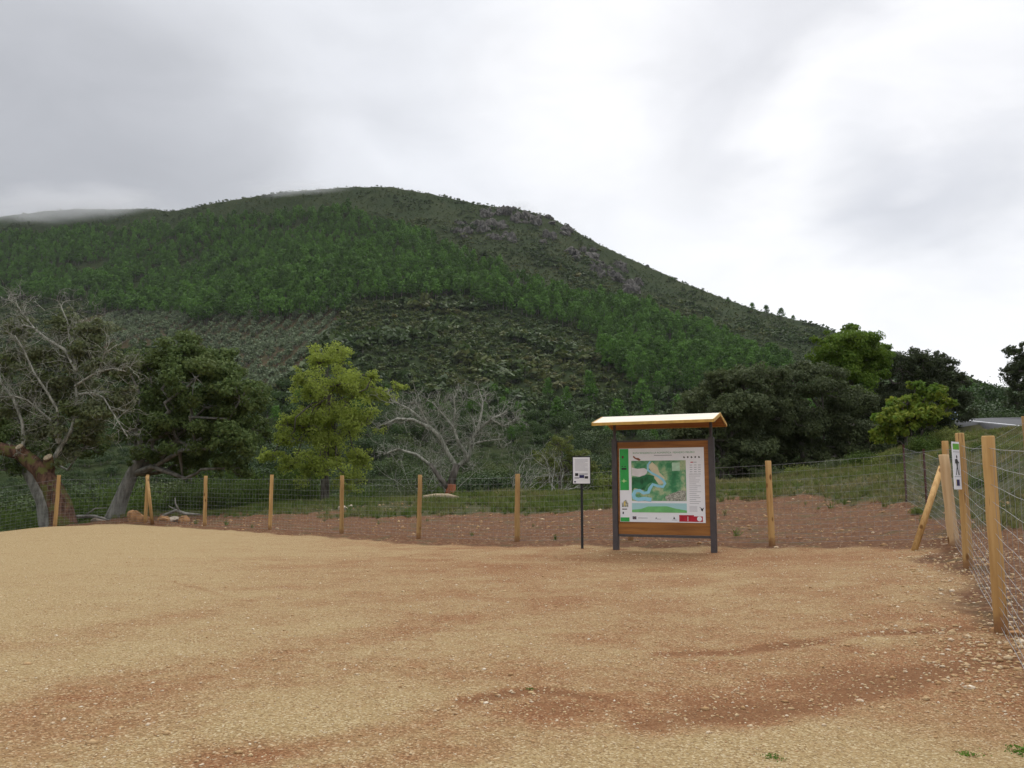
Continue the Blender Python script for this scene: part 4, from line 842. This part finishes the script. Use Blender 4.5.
# ------------------------------------------------------------------ information board
def text_part(name, body, size, x, z, mat, parent, y=-.03, align='LEFT', depth=.001):
    cu = bpy.data.curves.new(name, 'FONT'); cu.body = body; cu.size = size; cu.extrude = depth; cu.align_x = align; cu.resolution_u = 3
    ob = bpy.data.objects.new(name, cu); S.collection.objects.link(ob); bpy.context.view_layer.update(); me = bpy.data.meshes.new_from_object(ob); bpy.data.objects.remove(ob)
    o = link(name, me, mat, parent); o.location = (x, y, z); o.rotation_euler = (R(90), 0, 0); return o
KA = R(-24.0); KL = P(616.3, 547.5, 20.6); KL[2] = float(H(KL[0], KL[1])); KW = 2.31
MID = np.array((KL[0] + math.cos(KA) * KW / 2, KL[1] + math.sin(KA) * KW / 2)); kz = float(H(*MID))
kb = empty('information_board', (MID[0], MID[1], kz), KA); tag(kb, 'large roofed wooden information board with a trail map', 'information board')
hw = KW / 2
for s_ in (-1, 1):
    MB().box((s_ * hw - .065, -.065, -.3), (s_ * hw + .065, .065, 2.62)).build('post', MAT['steel_dark'], kb, bevel=.008)
    MB().box((s_ * hw - .03, -.03, 2.62), (s_ * hw + .03, .03, 3.05)).build('roof_support', MAT['steel_dark'], kb, bevel=.004)
MWd = Mat('varnished boards', .55, .3); vv = MWd.vec((.7, 3, 11)); nn_ = MWd.noise(1.2, 6, .6, vv)
cw = MWd.mix(MWd.rng(nn_, .3, .7), (.22, .085, .020), (.36, .155, .038)); MWd.col(cw).bump(nn_, .004)
bd = MB()
for i in range(15): z0 = .37 + i * .145; bd.box((-hw + .068, -.018, z0), (hw - .068, .018, z0 + .1435))
bd.build('board', MWd.m, kb, bevel=.004)
MB().box((-hw + .066, -.03, .31), (hw - .066, .03, .366)).build('bottom_rail', MAT['steel_dark'], kb)
MB().box((-hw + .066, -.025, 2.548), (hw - .066, .025, 2.585)).build('top_rail', MAT['steel_dark'], kb)
# roof: two sloping boards
MRf = Mat('roof boards', .6, .3); nr_ = MRf.noise(1.5, 5, .6, MRf.vec((.6, 12, 12))); MRf.col(MRf.mix(MRf.rng(nr_, .3, .7), (.58, .52, .41), (.76, .70, .59))).bump(nr_, .003)
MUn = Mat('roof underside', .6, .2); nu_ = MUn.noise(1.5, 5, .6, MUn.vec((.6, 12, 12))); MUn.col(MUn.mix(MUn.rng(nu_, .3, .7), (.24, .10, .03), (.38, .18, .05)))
x0, x1 = -hw - .29, hw + .21; D_, zr, ze, th = .78, 3.145, 2.945, .035
rf_ = MB()
for s_ in (-1, 1): rf_.prism([(0, 0), (0, 0), (0, 0)], 0, 0) if False else None
def slab(ya, za, yb, zb, t0, t1, xa, xb, name, mat):
    m_ = MB(); i = 0
    v = [(xa, ya, za + t0), (xb, ya, za + t0), (xb, yb, zb + t0), (xa, yb, zb + t0), (xa, ya, za + t1), (xb, ya, za + t1), (xb, yb, zb + t1), (xa, yb, zb + t1)]
    m_.v = v; m_.f = [(0,3,2,1),(4,5,6,7),(0,1,5,4),(1,2,6,5),(2,3,7,6),(3,0,4,7)]; return m_.build(name, mat, kb)
slab(-D_, ze, -.001, zr, 0, .03, x0, x1, 'roof_slope', MRf.m); slab(.001, zr, D_, ze, 0, .03, x0, x1, 'roof_slope', MRf.m)
slab(-D_ + .01, ze, -.012, zr, -.03, -.002, x0 + .02, x1 - .02, 'roof_soffit', MUn.m); slab(.012, zr, D_ - .01, ze, -.03, -.002, x0 + .02, x1 - .02, 'roof_soffit', MUn.m)
fy = plain('fascia wood', (.50, .30, .07), .6, .3, .15, 10)
slab(-D_ - .022, ze - .01, -D_ - .001, ze - .004, -.03, .035, x0, x1, 'fascia', fy)
slab(D_ + .001, ze - .004, D_ + .022, ze - .01, -.03, .035, x0, x1, 'fascia', fy)
for xe in (x0 - .024, x1 + .003): slab(-D_ - .02, ze, -.001, zr, -.04, .035, xe, xe + .021, 'barge_board', fy); slab(.001, zr, D_ + .02, ze, -.04, .035, xe, xe + .021, 'barge_board', fy)
for xs in (-hw, hw): MB().box((xs - .04, -.5, 2.995), (xs + .04, .5, 3.04)).build('roof_bracket', MAT['steel_dark'], kb)
# printed panel, in its own frame: u 0..1 across, v 0..1 up
px0, px1, pz0, pz1 = -hw + .12, hw - .17, .66, 2.39
panel = MB().box((px0, -.034, pz0), (px1, -.02, pz1)).build('printed_panel', MAT['white'], kb)
PU = lambda u: px0 + u * (px1 - px0); PV = lambda v: pz0 + v * (pz1 - pz0)
def rect(name, u0, v0, u1, v1, mat, lay=1): return MB().box((PU(u0), -.034 - .0022 * lay, PV(v0)), (PU(u1), -.0335, PV(v1))).build(name, MAT[mat] if isinstance(mat, str) else mat, panel)
def shape(name, uv, mat, lay=2): return MB().prism([(PU(u), PV(v)) for u, v in uv], -.034 - .0022 * lay, -.0335).build(name, MAT[mat] if isinstance(mat, str) else mat, panel)
rect('green_strip', .004, .43, .112, .996, 'green'); rect('green_strip', .004, .004, .112, .06, 'green')
MMp = Mat('printed map', .45, .3); nm_ = MMp.noise(2.6, 5, .6); nm2 = MMp.noise(7, 4, .6)
mc = MMp.ramp(nm_, [(.30, (.02, .13, .05)), (.44, (.05, .24, .10)), (.52, (.16, .36, .18)), (.60, (.42, .48, .28)), (.72, (.62, .60, .45))]); mc = MMp.mix(MMp.rng(nm2, .55, .7, 0, .5), mc, (.05, .17, .07)); MMp.col(mc)
rect('map', .145, .285, .79, .83, MMp.m)
pale = plain('pale map land', (.68, .66, .66), .5, .3, .08, 5); tan = plain('tan map land', (.62, .56, .38), .5, .3, .1, 6); dkg = plain('dark map wood', (.02, .13, .05), .5, .3, .5, 7); blue = plain('map river blue', (.28, .60, .74), .45, .3, .06); mtl = plain('map town', (.33, .33, .28), .5, .3, .6, 40)
shape('map_plain', [(.15,.63),(.15,.74),(.22,.72),(.30,.73),(.34,.70),(.33,.66),(.30,.63),(.24,.61)], pale, 2)
shape('map_clearing', [(.34,.76),(.40,.81),(.46,.74),(.48,.67),(.54,.60),(.53,.52),(.47,.51),(.42,.59),(.40,.66)], tan, 2)
shape('map_wood', [(.15,.42),(.15,.61),(.22,.60),(.28,.63),(.36,.64),(.42,.62),(.40,.55),(.33,.50),(.30,.43),(.24,.44),(.18,.46)], dkg, 2)
riv = [(.375,.82),(.345,.77),(.345,.70),(.40,.655),(.46,.62),(.52,.57),(.545,.52),(.52,.475),(.46,.485),(.40,.51),(.365,.455),(.345,.40),(.29,.39),(.24,.425),(.19,.42),(.165,.37),(.175,.325),(.22,.305),(.30,.315),(.38,.30)]
rq = np.array(riv); d_ = np.gradient(rq, axis=0); nr = np.stack([-d_[:, 1], d_[:, 0]], -1); nr /= np.linalg.norm(nr, axis=1)[:, None]; wv = np.linspace(.011, .027, len(rq))[:, None]
rm_ = MB()
for i in range(len(rq) - 1):
    q = [rq[i] + nr[i] * wv[i], rq[i] - nr[i] * wv[i], rq[i+1] - nr[i+1] * wv[i+1], rq[i+1] + nr[i+1] * wv[i+1]]; rm_.poly([(PU(a), -.034 - .0068, PV(b)) for a, b in q])
rm_.build('map_river', blue, panel)
shape('map_town', [(.56,.29),(.54,.34),(.60,.38),(.66,.40),(.72,.43),(.785,.42),(.785,.29)], mtl, 2)
rect('map_key', .63, .69, .72, .80, plain('map key', (.42, .62, .46), .5), 2)
MPr = Mat('printed profile', .45, .3); MPr.col((.36, .60, .62)); rect('height_profile', .145, .13, .79, .255, MPr.m)
shape('profile_hill', [(.145,.13),(.145,.165),(.25,.175),(.34,.21),(.56,.215),(.66,.185),(.79,.16),(.79,.13)], plain('profile green', (.16, .46, .16), .5), 2)
text_part('title', 'RUTA SENDERISTA LA ROM\u00c1NTICA  MEANDRO MELERO', .058, PU(.165), PV(.925), plain('title green', (.10, .33, .16), .5), panel, -.0355)
rect('subtitle_line', .42, .895, .63, .905, 'ink_grey')
for i in range(5): shape('pictogram', [(.76 + i*.043, .868), (.77 + i*.043, .885), (.785 + i*.043, .868 + .006 * (i % 2)), (.775 + i*.043, .855)], 'ink_black', 1)
shape('bird_drawing', [(.165,.885),(.175,.90),(.20,.872),(.235,.868),(.262,.842),(.24,.83),(.205,.85),(.185,.862)], plain('bird brown', (.22, .07, .03), .5), 3)
rect('key_heading', .845, .795, .875, .808, 'red'); rect('key_heading', .878, .797, .915, .806, 'ink_grey')
tl = MB()
for i in range(5):
    for j in range(3): tl.box((PU(.835 + j * .048), -.0352, PV(.76 - i * .03)), (PU(.865 + j * .048), -.0338, PV(.768 - i * .03)))
for i in range(16): tl.box((PU(.825), -.0352, PV(.64 - i * .026)), (PU(.93 + .03 * math.sin(i * 2.3)), -.0338, PV(.646 - i * .026)))
for i in range(5): tl.box((PU(.82), -.0352, PV(.215 - i * .016)), (PU(.91), -.0338, PV(.220 - i * .016)))
tl.build('text_lines', MAT['ink_grey'], panel)
shape('bird_silhouette', [(.93,.21),(.95,.19),(.955,.16),(.97,.15),(.975,.175),(.99,.205),(.965,.185),(.95,.20)], 'ink_black', 2)
rect('red_banner', .70, .012, .97, .085, 'red'); rect('banner_bar', .70, .085, .87, .10, 'red', 1); rect('banner_rule', .797, .02, .803, .08, 'white', 2)
cc_ = [(.932 + .028 * math.cos(a), .052 + .032 * math.sin(a)) for a in np.linspace(0, 2 * math.pi, 20)[:-1]]; shape('banner_seal', cc_, 'white', 2)
rect('flag_emblem', .15, .035, .195, .075, 'navy'); st = MB()
for i in range(12): a = i * math.pi / 6; cx_, cz_ = PU(.1725) + .022 * math.cos(a), PV(.055) + .022 * math.sin(a); st.box((cx_ - .003, -.0385, cz_ - .003), (cx_ + .003, -.036, cz_ + .003))
st.build('flag_stars', MAT['yellow'], panel); rect('logo_line', .215, .05, .33, .058, 'ink_grey'); shape('logo', [(.42,.04),(.43,.075),(.445,.045)], 'ink_grey', 1); rect('logo_line', .44, .04, .49, .046, 'ink_grey'); shape('logo', [(.63,.045),(.64,.08),(.655,.045)], 'ink_black', 1); rect('logo_line', .615, .03, .675, .036, 'ink_grey')
shape('crest', [(.03,.90),(.03,.875),(.042,.86),(.054,.875),(.054,.90)], plain('crest', (.10, .03, .03), .5), 2); rect('strip_emblem', .025, .71, .085, .735, 'ink_black', 2); 
for u in (.035, .07): shape('strip_emblem', [(u-.012,.75),(u,.765),(u+.012,.75)], 'ink_black', 2)
shape('star_emblem', [(.018,.555),(.045,.562),(.052,.59),(.059,.562),(.095,.555),(.059,.548),(.052,.525),(.045,.548)], plain('pale green', (.55, .75, .35), .5), 2)
rect('building_photo', .022, .20, .10, .26, mtl); shape('building_photo', [(.04,.26),(.05,.285),(.075,.30),(.09,.27),(.09,.255)], mtl, 1); rect('building_photo', .052, .215, .064, .275, 'yellow', 2); rect('caption', .025, .165, .085, .178, 'ink_black'); rect('caption', .03, .105, .045, .135, 'ink_black')

# small notice sign
nb = P(582.3, 547.3, 21.2); nb[2] = float(H(nb[0], nb[1])); ns = empty('notice_sign', nb, R(-10)); tag(ns, 'small white notice sign on a thin black pole', 'sign')
MB().box((-.03, -.02, -.3), (.03, .02, 2.25)).build('pole', MAT['black'], ns, bevel=.005)
plate = MB().box((-.225, -.05, 1.56), (.225, -.022, 2.25)).build('sign_frame', MAT['black'], ns, bevel=.005)
pp = MB().box((-.205, -.056, 1.58), (.212, -.0502, 2.225)).build('printed_sheet', MAT['white'], plate)
tl = MB()
for i in range(11): tl.box((-.16, -.0585, 2.17 - i * .027), (.16 - .06 * (i % 4 == 3), -.0562, 2.177 - i * .027))
tl.build('text_lines', MAT['ink_grey'], ns); 
for a, b, c_, d_, m_ in [(-.155,1.765,-.075,1.835,'ink_black'),(-.055,1.80,.16,1.825,'ink_grey'),(-.17,1.70,-.055,1.735,'ink_grey'),(-.05,1.715,.07,1.79,'navy'),(.08,1.70,.165,1.76,'ink_black'),(-.18,1.605,-.135,1.64,'navy')]: MB().box((a, -.0588, b), (c_, -.0562, d_)).build('photo_print', MAT[m_], ns)

# trail sign fixed to the second post of the right fence
tz = float(H(7.0, 13.3)); tp_ = P(956.6, 465.5, 13.18); ts = empty('trail_sign', (tp_[0], tp_[1], tp_[2]), R(38)); tag(ts, 'tall white walkers sign with green top on the right fence post', 'sign')
MB().box((-.115, -.006, -.365), (.115, .006, .365)).build('plate', MAT['white'], ts)
MB().box((-.10, -.0085, .245), (.10, -.0062, .335)).build('green_band', plain('trail green', (.12, .38, .04), .5), ts)
for zz_ in (.205, -.175): MB().box((-.10, -.0085, zz_), (.10, -.0062, zz_ + .008)).build('rule', MAT['ink_grey'], ts)
hk = MB(); hk.prism([(.02 * math.cos(a) + .005, .135 + .024 * math.sin(a)) for a in np.linspace(0, 6.28, 13)[:-1]], -.0085, -.0062)
hk.prism([(-.022,.10),(.02,.105),(.03,.03),(.022,-.02),(-.012,-.02),(-.02,.03)], -.0087, -.0062); hk.prism([(.0,-.015),(.022,-.02),(.035,-.08),(.052,-.145),(.034,-.15),(.014,-.085)], -.0083, -.0062); hk.prism([(-.012,-.015),(.006,-.02),(-.012,-.09),(-.03,-.15),(-.046,-.145),(-.03,-.085)], -.0089, -.0062)
hk.prism([(-.055,.09),(-.026,.10),(-.026,.03),(-.055,.035)], -.0091, -.0062); hk.prism([(.06,.06),(.066,.06),(.062,-.15),(.056,-.15)], -.0093, -.0062); hk.prism([(.02,.09),(.06,.04),(.054,.03),(.018,.065)], -.0095, -.0062)
hk.build('walker_pictogram', MAT['ink_black'], ts); MB().box((-.045, -.0085, -.31), (.05, -.0062, -.215)).build('emblem', MAT['navy'], ts); MB().box((-.055, -.0087, -.31), (-.047, -.0062, -.215)).build('emblem_edge', MAT['yellow'], ts)
MB().box((.085, .0065, -.2), (.115, .05, -.16)).box((.085, .0065, .16), (.115, .05, .20)).build('bracket', MAT['steel_dark'], ts)

# ------------------------------------------------------------------ car on the road
cx_, cy_ = 51.3, 100.; czr = 9.12; car = empty('parked_car', (cx_, cy_, czr), math.atan2(-12, -3.5)); tag(car, 'small blue car on the road behind the yellow green tree', 'car')
MC = plain('blue car paint', (.05, .16, .42), .3, .5, .05); GLs = plain('car glass', (.03, .04, .05), .1, .6)
body = [(-2.0,.32),(-2.05,.62),(-1.9,.86),(-1.25,.93),(-.75,1.36),(.75,1.42),(1.45,.98),(1.98,.90),(2.02,.45),(1.95,.32)]
MB().prism([(a, b) for a, b in body], -.82, .82).build('body', MC, car, bevel=.06)
for s_ in (-.826, .826): MB().prism([(-1.1,.95),(-.7,1.30),(.68,1.34),(1.2,.98)], min(s_, s_ * .99), max(s_, s_ * .99)).build('window', GLs, car)
for xx in (-1.25, 1.25):
    for s_ in (-.84, .66): 
        w_ = MB(); w_.prism([(xx + .31 * math.cos(a), .31 + .31 * math.sin(a)) for a in np.linspace(0, 6.28, 19)[:-1]], s_, s_ + .18); w_.build('wheel', MAT['black'], car)
for yy in (-.6, .6): MB().box((-2.07, yy - .15, .66), (-2.0, yy + .15, .8)).build('headlight', MAT['white'], car)

# ------------------------------------------------------------------ stones, branches, weeds
MO = plain('ochre stone', (.32, .18, .085), .9, .1, .35, 5); MG2 = plain('pale boulder', (.36, .30, .23), .9, .1, .3, 6)
def put(qx, qy, Yd): q = P(qx, qy, Yd); q[2] = float(H(q[0], q[1])); return q
for qx, Yd, s_, m_, lab in [(140,36.2,(.42,.3,.42),MO,'large ochre boulder at the foot of the left fence corner'), (152,36.6,(.25,.2,.2),MO,'small ochre stone touching the large boulder at the fence corner'), (168,37,(.32,.22,.2),MO,'flat ochre stone right of the fence corner brace'), (178,37.2,(.24,.2,.16),MG2,'pale stone between the two ochre stones behind the fence'), (188,36.8,(.25,.18,.2),MO,'rounded ochre stone farthest right of the corner stones'), (104,38,(.5,.3,.2),MG2,'pale flat boulder under the leaning oak trunk'), (345,39,(.3,.22,.16),MG2,'pale stone in the grass below the yellow green tree'), (352,40,(.2,.16,.12),MG2,'smaller pale stone right of the pale grass stone')]:
    xx = (qx - 512) / F * Yd; rock('boulder', (xx, Yd, float(H(xx, Yd)) + s_[2] * .35), s_, int(qx), m_, lab, 'stone', 'loose stones behind the fence', 3, .3, 1.2)
for qx, Yd, lab, pl in [(95,37.5,'pale fallen branch lying behind the left fence',[(-1.4,0,.1),(-.6,.1,.28),(.2,0,.3),(.9,-.1,.12)]), (182,37.4,'forked bleached branch sticking up beside the corner stones',[(-.7,0,.2),(-.1,0,.45),(.3,.05,.3),(.95,0,.28)]), (440,40.5,'thick pale log lying in the grass left of the bare tree',[(-.75,0,.12),(-.2,.02,.18),(.4,0,.2),(.9,.05,.12)])]:
    xx = (qx - 512) / F * Yd; T = MB(); T.tube([np.array(p) for p in pl], [.06, .075, .065, .03] if qx != 440 else [.12, .15, .13, .08], 7)
    if qx == 182: T.tube([(.05,0,.4),(-.15,0,.75),(-.2,.05,1.0)], [.05,.035,.015], 6); T.tube([(-.1,0,.45),(-.45,0,.65)], [.045,.015], 6)
    if qx == 95: T.tube([(-.3,.05,.28),(.1,.2,.62),(.6,.25,.66)], [.045,.03,.012], 6)
    o = T.build('log' if qx == 440 else 'fallen_branch', MAT['cut'] if qx == 440 else MAT['bark_pale'], None, True); o.location = (xx, Yd, float(H(xx, Yd))); tag(o, lab, 'branch' if qx != 440 else 'log')
LM['weed'] = leaf_mat('weed leaves', (.07, .14, .02), (.14, .23, .04), (.10, .18, .03))
for qx, qy, s_, lab in [(1000,719,.11,'largest green weed growing in the pale gravel at the lower right'), (949,723,.075,'flat green weed left of the largest gravel weed'), (762,733,.06,'small green weed in the gravel at the bottom centre'), (970,748,.06,'greyish green weed lowest of the gravel weeds'), (530,679,.045,'tiny green weed in the brown rut')]:
    g = gp(qx, qy); rg = np.random.default_rng(int(qx)); C = rg.normal(size=(90, 3)) * (.5, .5, .13); C[:, 2] = np.abs(C[:, 2]); V, Q = leaves(C, .30, .12, rg, 1.5); o = link('weed', mesh_np('weed', V, Q), LM['weed']); o.location = (g[0], g[1], float(gz_at(*g)) + .002); o.scale = (s_, s_, s_ * .8); tag(o, lab, 'weed', 'weeds in the gravel')
for qx, qy, s_, lab in [(986,627,.10,'ochre stone wedged against the foot of the nearest post'), (1000,629,.09,'ochre stone at the right foot of the nearest post'), (995,640,.06,'pale stone in front of the nearest post')]:
    g = gp(qx, qy + 3); rock('stone', (g[0], g[1], float(gz_at(*g)) + .01), (s_ * 1.2, s_, s_ * .6), int(qx), MO, lab, 'stone', 'stones round the nearest post', 2, .3)

# ------------------------------------------------------------------ haze
hb = MB().box((-2650, -2650, -80), (2650, 2650, 520)).build('haze', None); tag(hb, kind='stuff')
MH = bpy.data.materials.new('haze air'); MH.use_nodes = True; t = MH.node_tree; t.nodes.clear(); oo = t.nodes.new('ShaderNodeOutputMaterial'); pv = t.nodes.new('ShaderNodeVolumePrincipled')
pv.inputs['Color'].default_value = (.85, .88, .93, 1); pv.inputs['Density'].default_value = .00004; pv.inputs['Anisotropy'].default_value = .2; t.links.new(pv.outputs[0], oo.inputs['Volume']); hb.data.materials.append(MH)

# cloud touching the left summit
def mist(px, py, rr, sx, sy, sz, dens, seed):
    d = dirv(px, py); a = math.atan2(d.x, d.y); xx, yy = rr * math.sin(a), rr * math.cos(a); zz = float(H(xx, yy))
    bm = bmesh.new(); bmesh.ops.create_icosphere(bm, subdivisions=3, radius=1); me = bpy.data.meshes.new('mist'); bm.to_mesh(me); bm.free()
    o = link('mist', me, None); o.location = (xx, yy, zz + sz * .45); o.scale = (sx, sy, sz); tag(o, 'thin cloud lying on the top of the hill', 'mist', None, 'stuff')
    m = bpy.data.materials.new('mist'); m.use_nodes = True; t = m.node_tree; t.nodes.clear(); oo = t.nodes.new('ShaderNodeOutputMaterial'); pv = t.nodes.new('ShaderNodeVolumePrincipled'); pv.inputs['Color'].default_value = (.95, .95, .97, 1)
    tc_ = t.nodes.new('ShaderNodeTexCoord'); ln = t.nodes.new('ShaderNodeVectorMath'); ln.operation = 'LENGTH'; t.links.new(tc_.outputs['Object'], ln.inputs[0])
    nz = t.nodes.new('ShaderNodeTexNoise'); nz.inputs['Scale'].default_value = 2.2; nz.inputs['Detail'].default_value = 3; mp_ = t.nodes.new('ShaderNodeMapping'); mp_.inputs['Location'].default_value = (seed, seed, 0); t.links.new(tc_.outputs['Object'], mp_.inputs[0]); t.links.new(mp_.outputs[0], nz.inputs[0])
    ad = t.nodes.new('ShaderNodeMath'); ad.operation = 'MULTIPLY_ADD'; t.links.new(nz.outputs[0], ad.inputs[0]); ad.inputs[1].default_value = -1.1; t.links.new(ln.outputs['Value'], ad.inputs[2])
    mr = t.nodes.new('ShaderNodeMapRange'); mr.interpolation_type = 'SMOOTHSTEP'; t.links.new(ad.outputs[0], mr.inputs[0]); mr.inputs[1].default_value = .38; mr.inputs[2].default_value = -.35; mr.inputs[3].default_value = 0; mr.inputs[4].default_value = dens
    t.links.new(mr.outputs[0], pv.inputs['Density']); t.links.new(pv.outputs[0], oo.inputs['Volume']); me.materials.append(m)
mist(80, 204, 1085, 150, 70, 30, .016, 1.3)
mist(518, 209, 850, 26, 22, 9, .03, 4.1)
mist(300, 192, 890, 70, 40, 9, .02, 7.7)
